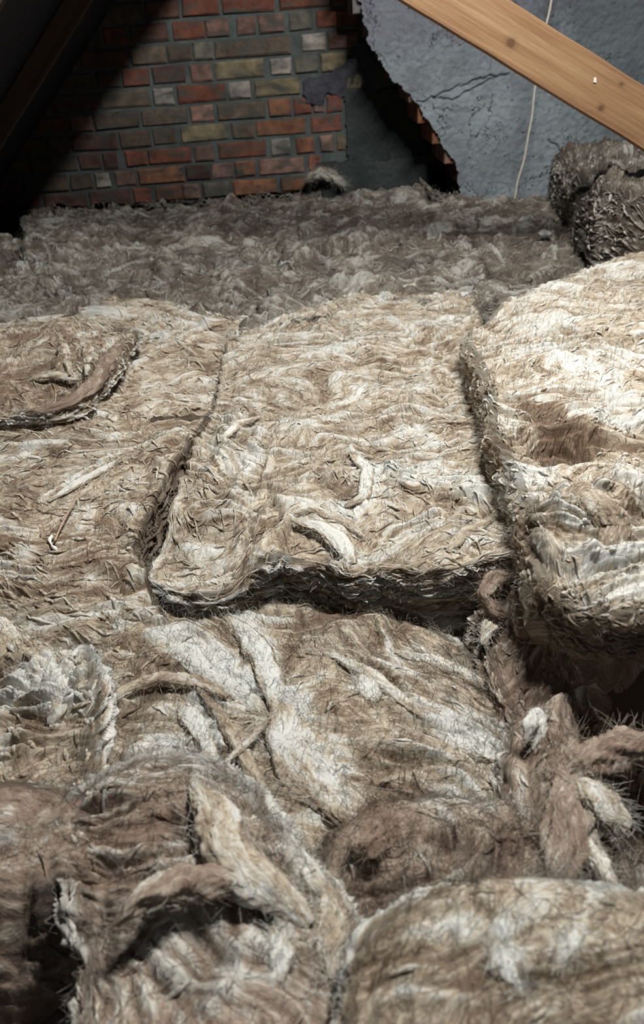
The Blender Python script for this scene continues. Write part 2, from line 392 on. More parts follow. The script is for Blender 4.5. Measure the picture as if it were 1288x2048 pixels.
# ------------------------------------------------------------------ roof slope on the left, felt and rafters
def felt_material():
    m, nt, b = mat('roofing_felt'); n = N(nt)
    P = n.new('ShaderNodeNewGeometry').outputs['Position']
    a = n.noise(P, 40, 4).outputs['Fac']
    n.link(n.ramp(a, [(.3, (.006, .007, .012)), (.7, (.012, .014, .024))]), b.inputs['Base Color']); b.inputs['Roughness'].default_value = .8
    return m
def timber_material(name, c0, c1, c2, vec_scale, knots=()):
    m, nt, b = mat(name); n = N(nt)
    P = n.new('ShaderNodeTexCoord').outputs['Object']
    base = n.noise(n.mapping(P, (1.2, 9, 9)), 1, 2, .5, .3).outputs['Fac']
    g = n.noise(n.mapping(P, (5, 140, 140)), 1, 4, .6, .4).outputs['Fac']
    rr = n.noise(n.mapping(P, (1.6, 26, 26)), 1, 3, .5, 1.2).outputs['Fac']
    fine = n.noise(n.mapping(P, (60, 500, 500)), 1, 2, .6).outputs['Fac']
    cross = n.noise(n.mapping(P, (120, 30, 30)), 1, 3, .6).outputs['Fac']   # saw marks across the board
    v = n.math('ADD', n.math('MULTIPLY', rr, .55), n.math('ADD', n.math('MULTIPLY', g, .3), n.math('MULTIPLY', base, .25)))
    c = n.ramp(v, [(.40, c0), (.55, c1), (.70, c2)])
    h = n.math('ADD', n.math('MULTIPLY', g, .6), n.math('ADD', n.math('MULTIPLY', fine, .25), n.math('MULTIPLY', cross, .5)))
    for kx, kz, r in knots:
        sp = n.new('ShaderNodeVectorMath', operation='DISTANCE'); mp = n.mapping(P, (1, .0, 1.25)); n.link(mp, sp.inputs[0]); sp.inputs[1].default_value = (kx, 0, kz * 1.25)
        d = sp.outputs['Value']
        wob = n.math('MULTIPLY', n.math('SUBTRACT', n.noise(P, 60, 2).outputs['Fac'], .5), .006)
        d2 = n.math('ADD', d, wob)
        kk = n.math('SUBTRACT', 1.0, n.math('MULTIPLY', n.math('SUBTRACT', d2, r * .8, True), 1 / (r * .35)), True)
        halo = n.math('SUBTRACT', 1.0, n.math('MULTIPLY', d2, 1 / (r * 2.4)), True)
        c = n.mix(n.math('MULTIPLY', halo, .6), c, tuple(.62 * k for k in c0))
        c = n.mix(n.math('MULTIPLY', kk, .85), c, (.13, .065, .04))
    n.link(c, b.inputs['Base Color']); b.inputs['Roughness'].default_value = .75; b.inputs['Specular IOR Level'].default_value = .25
    bp = n.new('ShaderNodeBump'); bp.inputs['Distance'].default_value = .0025; bp.inputs['Strength'].default_value = .8
    n.link(h, bp.inputs['Height']); n.link(bp.outputs[0], b.inputs['Normal'])
    return m
FELT = felt_material()
DARKWOOD = timber_material('old_rafter_timber', (.035, .022, .016), (.05, .032, .022), (.065, .042, .03), 1)
# roof planes: z = x + c
cB = .822 + .571 + .028          # underside of the rafters (inner edge)
cA = .83 + .688           # upper edge of the rafters
def slab_y(name, x0, x1, cz0, cz1, y0, y1, m, parent=None):
    V = [(x0, y, x0 + c) for c in (cz0, cz1) for y in (y0, y1)] + [(x1, y, x1 + c) for c in (cz0, cz1) for y in (y0, y1)]
    Fc = [(0, 4, 5, 1), (2, 3, 7, 6), (0, 2, 6, 4), (1, 5, 7, 3), (0, 1, 3, 2), (4, 6, 7, 5)]
    return mesh_obj(name, V, Fc, m, parent, smooth=False)
felt = slab_y('ceiling', -1.95, 1.3, cA + .002, cA + .03, -.4, WY + .006, FELT)
tag(felt, 'black bituminous felt lining the sloping roof on the left', 'roof', kind='structure')
felt.name = 'ceiling'
def beam(name, p0, p1, width, depth, m, up=(0, 0, 1), nseg=60, wob=.0012, seed=0):
    """Straight sawn timber: p0->p1 axis of the near face centre, local X along, Z across the face, Y into depth."""
    p0 = np.array(p0, float); p1 = np.array(p1, float); L = np.linalg.norm(p1 - p0); ex = (p1 - p0) / L
    ey = np.array([0, 1.0, 0]); ey = ey - ex * (ey @ ex); ey /= np.linalg.norm(ey); ez = np.cross(ex, ey)
    bv = .003; pr = []
    hw = width / 2
    for (y, z) in ((bv, -hw), (depth - bv, -hw), (depth, -hw + bv), (depth, hw - bv), (depth - bv, hw), (bv, hw), (0, hw - bv)): pr.append((y, z))
    for z in np.linspace(hw - bv, -hw + bv, 12)[1:]: pr.append((0, z))
    pr = np.array(pr); K = len(pr); xs = np.linspace(0, L, nseg)
    V = np.zeros((nseg, K, 3)); V[:, :, 0] = xs[:, None]; V[:, :, 1] = pr[None, :, 0]; V[:, :, 2] = pr[None, :, 1]
    V[:, :, 1] += wob * noise(V[..., 0] * 6, V[..., 2] * 30, 0, seed); V[:, :, 2] += wob * noise(V[..., 0] * 9, V[..., 2] * 9, 5, seed) * 1.5
    V = V.reshape(-1, 3); Fc = []
    for i in range(nseg - 1):
        for j in range(K): Fc.append((i * K + j, i * K + (j + 1) % K, (i + 1) * K + (j + 1) % K, (i + 1) * K + j))
    Fc.append(tuple(range(K))[::-1]); Fc.append(tuple((nseg - 1) * K + j for j in range(K)))
    o = mesh_obj(name, V, Fc, m, smooth=False)
    mw = mathutils.Matrix.Identity(4)
    for i in range(3): mw[i][0], mw[i][1], mw[i][2], mw[i][3] = ex[i], ey[i], ez[i], p0[i]
    o.matrix_world = mw
    return o
cm = (cA + cB) / 2; rw = (cA - cB) / math.sqrt(2)
for y, lb in ((3.03, 'dark rafter against the gable end, the full one of the two at top left'), (2.15, 'nearer dark rafter just showing in the very top left corner')):
    r = beam('rafter', (-1.5, y, -1.5 + cm), (1.2, y, 1.2 + cm), rw, .035, DARKWOOD, seed=int(y * 10))
    tag(r, lb, 'rafter', 'rafters of the left roof slope')
# diagonal brace
by = 2.5
def mid(a, b_): return (a + b_) / 2
A1 = ony(800, 0, by); A2 = ony(1288, 300, by); B1 = ony(1010, 0, by); B2 = ony(1288, 165, by)
d = A2 - A1; d /= np.linalg.norm(d)
nrm = np.array([-d[2], 0, d[0]]); nrm = nrm if nrm[2] > 0 else -nrm
wdt = float(((B1 - A1) @ nrm + (B2 - A1) @ nrm) / 2)
c0 = A1 + nrm * wdt / 2
BP0 = c0 - d * .9; BP1 = c0 + d * 1.5
kn = []
ez_sign = 1
for (a, b_, r) in ((1022, 86, .0125), (1202, 216, .009), (1243, 168, .006)):
    q = ony(a, b_, by) - BP0; kn.append((float(q @ d), float(q @ np.cross(d, [0, 1, 0])), r))
BRACE = timber_material('fresh_sawn_timber', (.185, .095, .05), (.29, .165, .085), (.37, .235, .13), 1, kn)
brace = beam('diagonal_brace', BP0, BP1, wdt, .05, BRACE, seed=4)
tag(brace, 'orange sawn timber brace with round knots crossing the top right corner', 'timber brace')
# ------------------------------------------------------------------ cord hanging in front of the render
def tube(path, rad, k=8):
    path = np.array(path, float); n_ = len(path); rad = np.broadcast_to(rad, (n_,))
    T = np.gradient(path, axis=0); T /= np.linalg.norm(T, axis=1)[:, None]
    up = np.array([0, 1.0, 0]) if abs(T[0][1]) < .9 else np.array([1.0, 0, 0])
    A = np.cross(T, up); A /= np.linalg.norm(A, axis=1)[:, None]; B = np.cross(T, A)
    th = np.linspace(0, 2 * np.pi, k, endpoint=False)
    V = path[:, None] + rad[:, None, None] * (np.cos(th)[None, :, None] * A[:, None] + np.sin(th)[None, :, None] * B[:, None])
    Fc = []
    for i in range(n_ - 1):
        for j in range(k): Fc.append((i * k + j, i * k + (j + 1) % k, (i + 1) * k + (j + 1) % k, (i + 1) * k + j))
    Fc.append(tuple(range(k))[::-1]); Fc.append(tuple((n_ - 1) * k + j for j in range(k)))
    return V.reshape(-1, 3), Fc
m, nt, b = mat('cotton_cord'); n = N(nt); P = n.new('ShaderNodeNewGeometry').outputs['Position']
wv = n.new('ShaderNodeTexWave'); wv.inputs['Scale'].default_value = 60; wv.bands_direction = 'Z'; wv.inputs['Distortion'].default_value = 1; n.link(P, wv.inputs['Vector'])
n.link(n.ramp(wv.outputs['Fac'], [(0, (.42, .38, .31)), (1, (.66, .62, .54))]), b.inputs['Base Color']); b.inputs['Roughness'].default_value = .9
CORD = m
cy = 3.3
cp = [(1120, -120), (1110, -60), (1103, 0), (1093, 45), (1083, 100), (1074, 150), (1068, 195), (1062, 240), (1055, 285), (1046, 325), (1036, 362), (1028, 400)]
cpw = np.array([ony(a, b_, cy) for a, b_ in cp])
ti = np.linspace(0, len(cp) - 1, 70)
path = np.stack([np.interp(ti, range(len(cp)), cpw[:, k]) for k in range(3)], 1)
path[:, 0] += .0015 * np.sin(ti * 3)
V, Fc = tube(path, .0042, 8)
# strands of the cord twist round each other
V = V.reshape(70, 8, 3)
V, Fc = tube(path, .0042 + .0005 * np.sin(np.arange(70) * 2.2), 8)
cord = mesh_obj('hanging_cord', V, Fc, CORD)
tag(cord, 'pale twisted cord hanging down in front of the grey render', 'cord')

# ------------------------------------------------------------------ floor under the insulation
fm, nt, b = mat('loft_boards'); b.inputs['Base Color'].default_value = (.05, .035, .025, 1); b.inputs['Roughness'].default_value = .9
fl = BoxSet(); fl.box(-2.2, 2.6, -.4, WY, -.36, -.31); f = fl.build('floor', fm); tag(f, 'dark ceiling boards below the insulation', 'floor', kind='structure')

# ------------------------------------------------------------------ insulation
def densify(pts, n_):
    pts = np.asarray(pts, float); s = np.r_[0, np.cumsum(np.linalg.norm(np.diff(pts, axis=0), axis=1))]
    q = np.linspace(0, s[-1], n_); out = np.stack([np.interp(q, s, pts[:, k]) for k in range(pts.shape[1])], 1)
    for _ in range(max(1, n_ // 30)):
        out[1:-1] = .25 * out[:-2] + .5 * out[1:-1] + .25 * out[2:]
    return out
def stroke(pts, w_, h=0.0, white=0.0, brown=0.0, shade_tone=0.0, side=0): return dict(p=pts, w=w_, h=h, white=white, brown=brown, shade_tone=shade_tone, side=side)  # also paints shade into creases and hollows through their colour

class Slab:
    """A batt: top sheet over a four-sided plan, rolled over its edges and carried down its sides, as one skin."""
    def __init__(s, back, right, front, left, zt, depth, r=.02, seed=0, fold=1.0, lam=.004, shape=None, strokes=(), tone=(0, 0, 0), ang=0.0, zfun=None, tonef=None, knot=0.0, side_long=1.0, lump=0.0, under=0.0, fine=1.0, wav=.010):
        s.wav = wav; s.lump = lump; s.under = under; s.fine = fine; s.knot = knot; s.side_long = side_long
        s.zt = zt; s.depth = depth; s.r = r; s.seed = seed; s.fold = fold; s.lam = lam; s.ang = ang; s.tone = tone; s.zfun = zfun; s.tonef = tonef
        K = 160
        s.B = densify(PZ(back, zt), K); s.Fr = densify(PZ(front, zt), K); s.L = densify(PZ(left, zt), K); s.R = densify(PZ(right, zt), K)
        s.K = K
        c00 = (s.B[0] + s.L[0]) / 2; c10 = (s.B[-1] + s.R[0]) / 2; c01 = (s.Fr[0] + s.L[-1]) / 2; c11 = (s.Fr[-1] + s.R[-1]) / 2
        s.c = (c00, c10, c01, c11)
        s.W = .5 * (np.linalg.norm(np.diff(s.B, axis=0), axis=1).sum() + np.linalg.norm(np.diff(s.Fr, axis=0), axis=1).sum())
        s.H = .5 * (np.linalg.norm(np.diff(s.L, axis=0), axis=1).sum() + np.linalg.norm(np.diff(s.R, axis=0), axis=1).sum())
        s.st = [dict(st, P=PZ(st['p'], zt + st.get('dz', 0))) for st in strokes]
    def _c(s, C, t):
        x = t * (s.K - 1); i = np.clip(np.floor(x).astype(int), 0, s.K - 2); f = (x - i)[..., None]
        return C[i] * (1 - f) + C[i + 1] * f
    def coons(s, u, v):
        c00, c10, c01, c11 = s.c; U = u[..., None]; Vv = v[..., None]
        return (1 - Vv) * s._c(s.B, u) + Vv * s._c(s.Fr, u) + (1 - U) * s._c(s.L, v) + U * s._c(s.R, v) - \
            ((1 - U) * (1 - Vv) * c00 + U * (1 - Vv) * c10 + (1 - U) * Vv * c01 + U * Vv * c11)
    def surf(s, a, b, lift=0.0, full=False):
        """a, b in metres across and down the batt; beyond 0..W / 0..H they run over the edge and down the side."""
        u = np.clip(a / s.W, 0, 1); v = np.clip(b / s.H, 0, 1)
        qa = np.where(a < 0, a, np.where(a > s.W, a - s.W, 0)); qb = np.where(b < 0, b, np.where(b > s.H, b - s.H, 0))
        q = np.maximum(np.abs(qa), np.abs(qb)); hyp = np.hypot(qa, qb) + 1e-9
        XY = s.coons(u, v); e = .01
        du = s.coons(np.clip(u + e, 0, 1), v) - s.coons(np.clip(u - e, 0, 1), v); dv = s.coons(u, np.clip(v + e, 0, 1)) - s.coons(u, np.clip(v - e, 0, 1))
        # outward directions square to the edge
        nu = np.stack([-dv[..., 1], dv[..., 0]], -1); nu *= np.sign((nu * du).sum(-1))[..., None]; nu /= np.linalg.norm(nu, axis=-1)[..., None] + 1e-12
        nv = np.stack([-du[..., 1], du[..., 0]], -1); nv *= np.sign((nv * dv).sum(-1))[..., None]; nv /= np.linalg.norm(nv, axis=-1)[..., None] + 1e-12
        no = nu * (qa / hyp)[..., None] + nv * (qb / hyp)[..., None]; nn = np.linalg.norm(no, axis=-1)[..., None]; no = np.where(nn > 1e-6, no / (nn + 1e-9), 0)
        r = s.r; th = np.minimum(q / r, np.pi / 2)
        off = r * np.sin(th); drop = r * (1 - np.cos(th)) + np.maximum(q - r * np.pi / 2, 0)
        isd = sstep(.2, 1.2, th)
        XY = XY + no * (off - r)[..., None] * (q > -1)[..., None] * 1.0 + no * 0
        XY = np.where((q > 0)[..., None], s.coons(u, v) + no * (off - s.under * np.maximum(q - r, 0) * (qb > 0))[..., None], s.coons(u, v))
        x, y = XY[..., 0], XY[..., 1]
        z = s.zt - drop
        if s.zfun is not None: z = z + s.zfun(x, y, u, v)
        if s.lump: z = z + s.lump * (fbm(x * 5, y * 6, 0, 2, s.seed + 2) + .5 * billow(x * 11, y * 16, seed=s.seed + 4))
        # ---- folds of the fleece
        sd = s.seed; ca, sa = math.cos(s.ang), math.sin(s.ang)
        X = x * ca + y * sa; Y = -x * sa + y * ca
        wx = .11 * fbm(x * 4, y * 4, z * 3, 2, sd) ; wy = .11 * fbm(x * 4 + 9, y * 4, z * 3, 2, sd + 3)
        wx2 = wx + .020 * noise(x * 12, y * 12, z * 12, sd + 5); wy2 = wy + .020 * noise(x * 12, y * 12, z * 12, sd + 7) + .003 * noise(x * 40, y * 40, z * 12, sd + 8)
        f1 = billow((X + wx) * 5, (Y + wy) * 13, z * 13, seed=sd + 11)
        f2 = billow((X + wx2) * 9, (Y + wy2) * 40, z * 40, seed=sd + 13)
        f3 = billow((X + wx2) * 20, (Y + wy2) * 100, z * 100, seed=sd + 17)
        f4 = billow((X + wx2) * 50, (Y + wy2) * 260, z * 260, seed=sd + 19)
        big = fbm(x * 3.1, y * 3.1, 0, 2, sd + 23)
        mod = .55 + .9 * sstep(-.3, .5, noise(x * 7, y * 7, 1.5, sd + 29))
        top = s.fold * (.014 * big + .009 * (f1 - .4) + mod * (.0062 * (f2 - .4) + s.fine * .0026 * (f3 - .4)) + s.fine * .0008 * f4)
        z0 = z
        l1 = ridged(X * 9, Y * 9, (z + .012 * noise(x * 9, y * 9, z * 6, sd + 41)) * 52, seed=sd + 31)
        l2 = ridged(X * 10, Y * 10, (z + .009 * noise(x * 20, y * 20, z * 8, sd + 43) + .003 * noise(x * 60, y * 60, z * 20, sd + 47)) * 110, seed=sd + 33)
        l2 = np.clip(l2, 0, 1) ** 3 * 1.6
        l3 = noise(X * 60, Y * 60, z * 420, seed=sd + 37)
        kn = billow(x * 26, y * 26, z * 34, seed=sd + 44) * .6 + billow(x * 60, y * 60, z * 80, seed=sd + 45) * .35 
        sid = (1 - s.knot) * s.lam * (1.6 * (l1 - .4) + 2.0 * (l2 - .4) + .6 * l3) + s.knot * .010 * (kn - .5) + s.wav * noise(x * 7, y * 7, z * 5, sd + 39)
        disp = top * (1 - isd) + sid * isd
        tw = s.tone[0] + .35 * noise(x * 7 + wx * 9, y * 9 + wy * 9, 3.3, sd + 51) + .45 * np.maximum(noise((X + wx2) * 8, (Y + wy2) * 24, 3.3, sd + 52) - .12, 0) * 2; tb = s.tone[1] + .40 * noise(x * 6 + wx * 9, y * 8 + wy * 9, 7.3, sd + 53) + .35 * noise((X + wx2) * 9, (Y + wy2) * 26, 2, sd + 55)
        td = s.tone[2] + np.zeros_like(x)
        tb = tb - .25 * (f2 - .45) * (1 - isd)
        tw = tw + .25 * np.clip(f2 - .5, -1, 1) * (1 - isd) + 1.3 * (l2 - .35) * isd * (1 - s.knot) + .4 * (kn - .4) * isd * s.knot
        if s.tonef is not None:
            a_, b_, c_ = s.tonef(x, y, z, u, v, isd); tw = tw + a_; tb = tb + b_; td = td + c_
        for st in s.st:
            Pp = st['P']; w_ = st['w']; lo = Pp.min(0) - 3 * w_; hi = Pp.max(0) + 3 * w_
            msk = (x > lo[0]) & (x < hi[0]) & (y > lo[1]) & (y < hi[1])
            if not msk.any(): continue
            xm = x[msk] + .35 * w_ * noise(x[msk] * .7 / w_, y[msk] * .7 / w_, 0, sd + 61) ; ym = y[msk] + .35 * w_ * noise(x[msk] * .7 / w_ + 7, y[msk] * .7 / w_, 0, sd + 63)
            best = np.full(xm.shape, 1e9); sg = np.zeros(xm.shape); tt = np.zeros(xm.shape); nS = len(Pp) - 1
            for i in range(nS):
                p, q2 = Pp[i], Pp[i + 1]; dd = q2 - p; L2 = dd @ dd
                tpar = np.clip(((xm - p[0]) * dd[0] + (ym - p[1]) * dd[1]) / L2, 0, 1)
                ex, ey = xm - p[0] - tpar * dd[0], ym - p[1] - tpar * dd[1]; ds = np.hypot(ex, ey)
                k = ds < best; best = np.where(k, ds, best); sg = np.where(k, np.sign(dd[0] * ey - dd[1] * ex), sg); tt = np.where(k, (i + tpar) / nS, tt)
            taper = np.sqrt(np.clip(4 * tt * (1 - tt) + .25, 0, 1))
            ww = w_ * taper
            g = np.exp(-(best / ww) ** 2)
            if st['side']:   # a lip that breaks off sharply on one side
                dist = best * sg * st['side']
                g = np.where(dist > 0, np.clip(1 - dist / (.25 * ww), 0, 1), np.exp(-(dist / (1.4 * ww)) ** 2))
            disp[msk] += np.sign(st['h']) * min(abs(st['h']), .5 * w_) * g * (1 - isd[msk])
            tw[msk] += st['white'] * g; tb[msk] += st['brown'] * g; td[msk] += st['shade_tone'] * g
        disp = disp + lift
        nz = np.cos(th); ns = np.sin(th)
        P = np.stack([x + no[..., 0] * ns * disp, y + no[..., 1] * ns * disp, z + disp * np.maximum(nz, 0)], -1)
        P[..., 1] = np.minimum(P[..., 1], np.where(P[..., 0] > .56, CY, WY) - .012)
        P[..., 0] = np.maximum(P[..., 0], P[..., 2] - cA + .03)
        if not full: return P
        # fibre coordinates: along the lay, across it
        fx = X + wx2 * 1.0; fy = Y + wy2 * 1.0
        flow = np.stack([fx, fy * (1 - isd) + (z + .004 * noise(x * 20, y * 20, z * 9, sd)) * isd * 1.3, z * .6], -1)
        tone = np.stack([tw, tb, td, np.ones_like(tw)], -1)
        return P, flow, np.clip(tone, 0, 1.4)
    def _axis(s, L, step, dep):
        inner = np.linspace(0, L, max(8, int(L / step)))
        o = np.arange(step, dep, step)
        return np.concatenate([-o[::-1], inner, L + o])
    def build(s, name, m, step=.003, parent=None, wisps=300, fuzz=2000, wl=(.02, .06), ww=(.0012, .0035), side_frac=.25):
        dep = s.depth + s.r * .6
        A = s._axis(s.W, step, dep); B = s._axis(s.H, step, dep)
        a, b = np.meshgrid(A, B, indexing='ij')
        P, flow, tone = s.surf(a, b, full=True)
        Fc = grid_faces(len(A), len(B))
        Fc = Fc[:, ::-1]
        V = [P.reshape(-1, 3)]; FL = [flow.reshape(-1, 3)]; TN = [tone.reshape(-1, 4)]; FF = [Fc]; off = len(V[0])
        rng = np.random.RandomState(s.seed + 100)
        for (cnt, l, wr, lift, amp, k, S, br) in ((wisps, wl, ww, .0022, 1.0, 6, 14, 1), (fuzz, (.008, .035), (.00014, .00034), .003, 1.6, 3, 9, 0)):
            if not cnt: continue
            sa = rng.uniform(-s.r, s.W + s.r, cnt); sb = rng.uniform(-s.r, s.H + s.r, cnt)
            ns_ = int(cnt * side_frac)
            e = rng.randint(0, 4, ns_); q = rng.uniform(0, dep * .8, ns_)
            sa[:ns_] = np.where(e == 0, -q, np.where(e == 1, s.W + q, sa[:ns_])); sb[:ns_] = np.where(e >= 2, s.H + q, sb[:ns_])
            L = rng.uniform(*l, cnt); Wd = rng.uniform(*wr, cnt)
            sidem = (sa < 0) | (sa > s.W) | (sb < 0) | (sb > s.H)
            L = np.where(sidem & bool(br), L * s.side_long, L)
            # direction: along the lay, with curl
            dirn = 1.1 * noise(sa * 4, sb * 4, 0, s.seed + 71) + rng.normal(0, .45 if br else .9, cnt) + s.ang
            lr = (sa < 0) | (sa > s.W)
            dirn = np.where(sidem, rng.normal(0, .12 if s.side_long > 1 else .3, cnt) + np.where(lr, np.pi / 2, 0), dirn)
            curl = rng.normal(0, 14 if br else 45, cnt) * np.where(sidem, .5 / s.side_long, 1)
            tt = np.linspace(0, 1, S)
            ang = dirn[:, None] + curl[:, None] * (tt[None] * L[:, None]) + .5 * noise(tt[None] * 3 + rng.uniform(0, 99, cnt)[:, None], 0, 0, 3)
            st_ = L[:, None] / S
            pa = sa[:, None] + np.cumsum(np.cos(ang) * st_, 1); pb = sb[:, None] + np.cumsum(np.sin(ang) * st_, 1)
            up = lift * rng.uniform(.1, 1, cnt)[:, None] * (.4 + 1.8 * np.sin(np.pi * tt)[None] ** 1) * amp * (1 + 2.0 * noise(tt[None] * 2 + rng.uniform(0, 99, cnt)[:, None], 5, 0, 4) * (0 if br else 1))
            if not br: up = up + (rng.uniform(0, 1, cnt) < .25)[:, None] * tt[None] ** 2 * rng.uniform(.002, .009, cnt)[:, None]
            C, fl_, tn = s.surf(pa, pb, lift=up - (.001 if br else 0), full=True)
            T = np.gradient(C, axis=1); T /= np.linalg.norm(T, axis=-1)[..., None] + 1e-9
            ref = np.array([.1, -.55, .83]); A_ = np.cross(T, ref); A_ /= np.linalg.norm(A_, axis=-1)[..., None] + 1e-9; B_ = np.cross(A_, T)
            rad = Wd[:, None] * (np.sin(np.pi * (tt * .92 + .04)) ** .6)[None]
            if br: rad = rad * (1 + .5 * noise(tt[None] * 5 + rng.uniform(0, 99, cnt)[:, None], 1, 1, 9))
            th = np.linspace(0, 2 * np.pi, k, endpoint=False)
            flat = .55 if br else 1.0
            Q = C[:, :, None] + rad[:, :, None, None] * (np.cos(th)[None, None, :, None] * A_[:, :, None] + flat * np.sin(th)[None, None, :, None] * B_[:, :, None])
            idx = np.arange(cnt * S * k).reshape(cnt, S, k)
            q0 = idx[:, :-1]; q1 = idx[:, 1:]
            Ft = np.stack([q0, np.roll(q0, -1, 2), np.roll(q1, -1, 2), q1], -1).reshape(-1, 4)
            V.append(Q.reshape(-1, 3)); FF.append(Ft + off); off += cnt * S * k
            al = (np.arange(S) / S)[None, :, None] * L[:, None, None] + rng.uniform(0, 30, cnt)[:, None, None]
            ac = np.broadcast_to((th * .0022)[None, None, :] + rng.uniform(0, 30, cnt)[:, None, None], (cnt, S, k))
            FL.append(np.stack([np.broadcast_to(al, (cnt, S, k)), ac, ac * 0], -1).reshape(-1, 3))
            t2 = np.repeat(tn[:, :, None], k, 2).copy(); sh = rng.uniform(-.15, .35, cnt); t2[..., 0] += sh[:, None, None]; t2[..., 1] += rng.uniform(-.25, .15, cnt)[:, None, None]
            TN.append(np.clip(t2, 0, 1.4).reshape(-1, 4))
        return mesh_obj(name, np.concatenate(V), np.concatenate(FF), m, parent, attrs={'flow': np.concatenate(FL), 'tone': np.concatenate(TN)})
def dome(a, pu=1.0, pv=1.0):
    return lambda x, y, u, v: a * (np.clip(4 * u * (1 - u), 0, 1) ** pu) * (np.clip(4 * v * (1 - v), 0, 1) ** pv)
st = stroke
# loose wool that everything lies on
bed = Slab([(-500, 480), (600, 420), (1900, 380)], [(1900, 380), (2400, 2200)], [(-900, 2400), (700, 2400), (2400, 2200)], [(-500, 480), (-900, 2400)], -.21, .06, r=.03, zfun=lambda x, y, u, v: -.3 * np.exp(-(((x - .62) / .20) ** 2 + ((y - .78) / .30) ** 2)) - .3 * np.exp(-(((x + .33) / .12) ** 2 + ((y - .42) / .14) ** 2)), seed=90, fold=1.6, tone=(-.3, .3, .35))  # dips shaped to bare the dark floor as stand-in for black shade
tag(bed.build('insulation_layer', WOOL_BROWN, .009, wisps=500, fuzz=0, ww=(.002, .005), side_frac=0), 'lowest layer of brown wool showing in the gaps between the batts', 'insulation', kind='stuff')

# --- far strip along the gable
S = Slab([(590, 375), (640, 345), (760, 335), (860, 338), (900, 345), (930, 350)], [(930, 350), (945, 450), (960, 520), (980, 590)], [(480, 660), (600, 625), (720, 600), (850, 590), (980, 590)], [(590, 375), (590, 470), (560, 560), (480, 660)], .02, .12, r=.03, seed=1, fold=1.9, lump=.013, tone=(-.05, .12, .12), zfun=lambda x, y, u, v: .05 * np.sin(np.pi * u) * (1 - v) - .05 * sstep(.55, 1, v),
         strokes=[st([(590, 470), (640, 500), (660, 560)], .03, -.02, 0, .2, .3), st([(760, 505), (830, 512), (880, 505)], .02, -.03, 0, .2, .5), st([(600, 440), (700, 415), (830, 420), (870, 440)], .03, .02, .2), st([(900, 400), (920, 470), (930, 520)], .02, .015, .2)])
tag(S.build('insulation_batt', WOOL_DUST_SHADE, .0055, wisps=1170, fuzz=1500, wl=(.03, .10), ww=(.0014, .004)), 'dusty grey insulation heaped against the gable below the cement patch', 'insulation', 'insulation batts laid across the loft')
S = Slab([(905, 345), (1000, 342), (1100, 350), (1200, 370), (1420, 350)], [(1420, 350), (1500, 560)], [(960, 590), (1060, 570), (1170, 550), (1300, 500), (1500, 560)], [(905, 345), (930, 430), (945, 500), (960, 590)], .02, .12, r=.03, seed=2, fold=1.9, lump=.013, tone=(-.1, .2, .12), zfun=lambda x, y, u, v: -.05 * sstep(.6, 1, v),
         strokes=[st([(930, 470), (950, 520), (1000, 540), (1060, 540)], .025, -.03, 0, .3, .5), st([(1070, 455), (1100, 470), (1110, 500)], .012, .02, .6), st([(1180, 440), (1250, 470), (1288, 470)], .02, -.02, 0, .2, .4), st([(960, 480), (1000, 500), (1010, 520)], .01, .015, .7)])
tag(S.build('insulation_batt', WOOL_DUST_SHADE, .0055, wisps=1170, fuzz=1500, wl=(.03, .10), ww=(.0014, .004)), 'brownish dusty insulation in front of the grey render where the cord ends', 'insulation', 'insulation batts laid across the loft')
S = Slab([(70, 430), (160, 400), (260, 400), (400, 385), (480, 370), (600, 365)], [(600, 365), (590, 470), (560, 560), (500, 640)], [(90, 640), (200, 620), (360, 640), (500, 640)], [(70, 430), (60, 500), (70, 560), (90, 640)], .03, .12, r=.03, seed=3, fold=1.9, lump=.013, tone=(-.05, .12, .15), zfun=lambda x, y, u, v: .03 * (1 - v) * (1 - u) - .06 * sstep(.4, 1, v),
         strokes=[st([(300, 420), (330, 428), (370, 425)], .02, .02, 0, 0, .4), st([(260, 560), (330, 545), (420, 520)], .02, .015, .3), st([(200, 500), (300, 500), (420, 480)], .02, -.012, 0, .2, .2)])
tag(S.build('insulation_batt', WOOL_DUST_SHADE, .0055, wisps=1430, fuzz=1500, wl=(.03, .10), ww=(.0014, .004)), 'dark heap of dusty insulation along the foot of the brickwork', 'insulation', 'insulation batts laid across the loft')
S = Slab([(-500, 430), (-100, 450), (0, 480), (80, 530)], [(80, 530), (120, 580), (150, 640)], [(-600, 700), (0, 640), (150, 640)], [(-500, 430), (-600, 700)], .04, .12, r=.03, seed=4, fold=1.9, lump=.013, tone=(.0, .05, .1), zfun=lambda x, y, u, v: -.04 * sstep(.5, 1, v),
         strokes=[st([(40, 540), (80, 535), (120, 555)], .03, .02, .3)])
tag(S.build('insulation_batt', WOOL_DUST_SHADE, .006, wisps=650, fuzz=900, wl=(.03, .10), ww=(.0014, .004)), 'grey insulation at the left edge below the dark eaves', 'insulation', 'insulation batts laid across the loft')
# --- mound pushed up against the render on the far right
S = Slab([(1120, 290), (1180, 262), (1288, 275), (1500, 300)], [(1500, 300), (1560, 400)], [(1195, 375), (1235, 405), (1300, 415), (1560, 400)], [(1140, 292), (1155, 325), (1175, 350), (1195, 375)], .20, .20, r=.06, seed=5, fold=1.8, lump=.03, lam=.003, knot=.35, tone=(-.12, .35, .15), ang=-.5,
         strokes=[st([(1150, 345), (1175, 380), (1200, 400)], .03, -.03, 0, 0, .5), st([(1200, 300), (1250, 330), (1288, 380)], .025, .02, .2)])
tag(S.build('insulation_batt', WOOL_DUST_SHADE, .005, side_frac=.45, wisps=1400, fuzz=4000, wl=(.03, .09), ww=(.002, .006)), 'brown shaggy mound of insulation under the timber brace at the right edge', 'insulation', 'insulation batts laid across the loft')

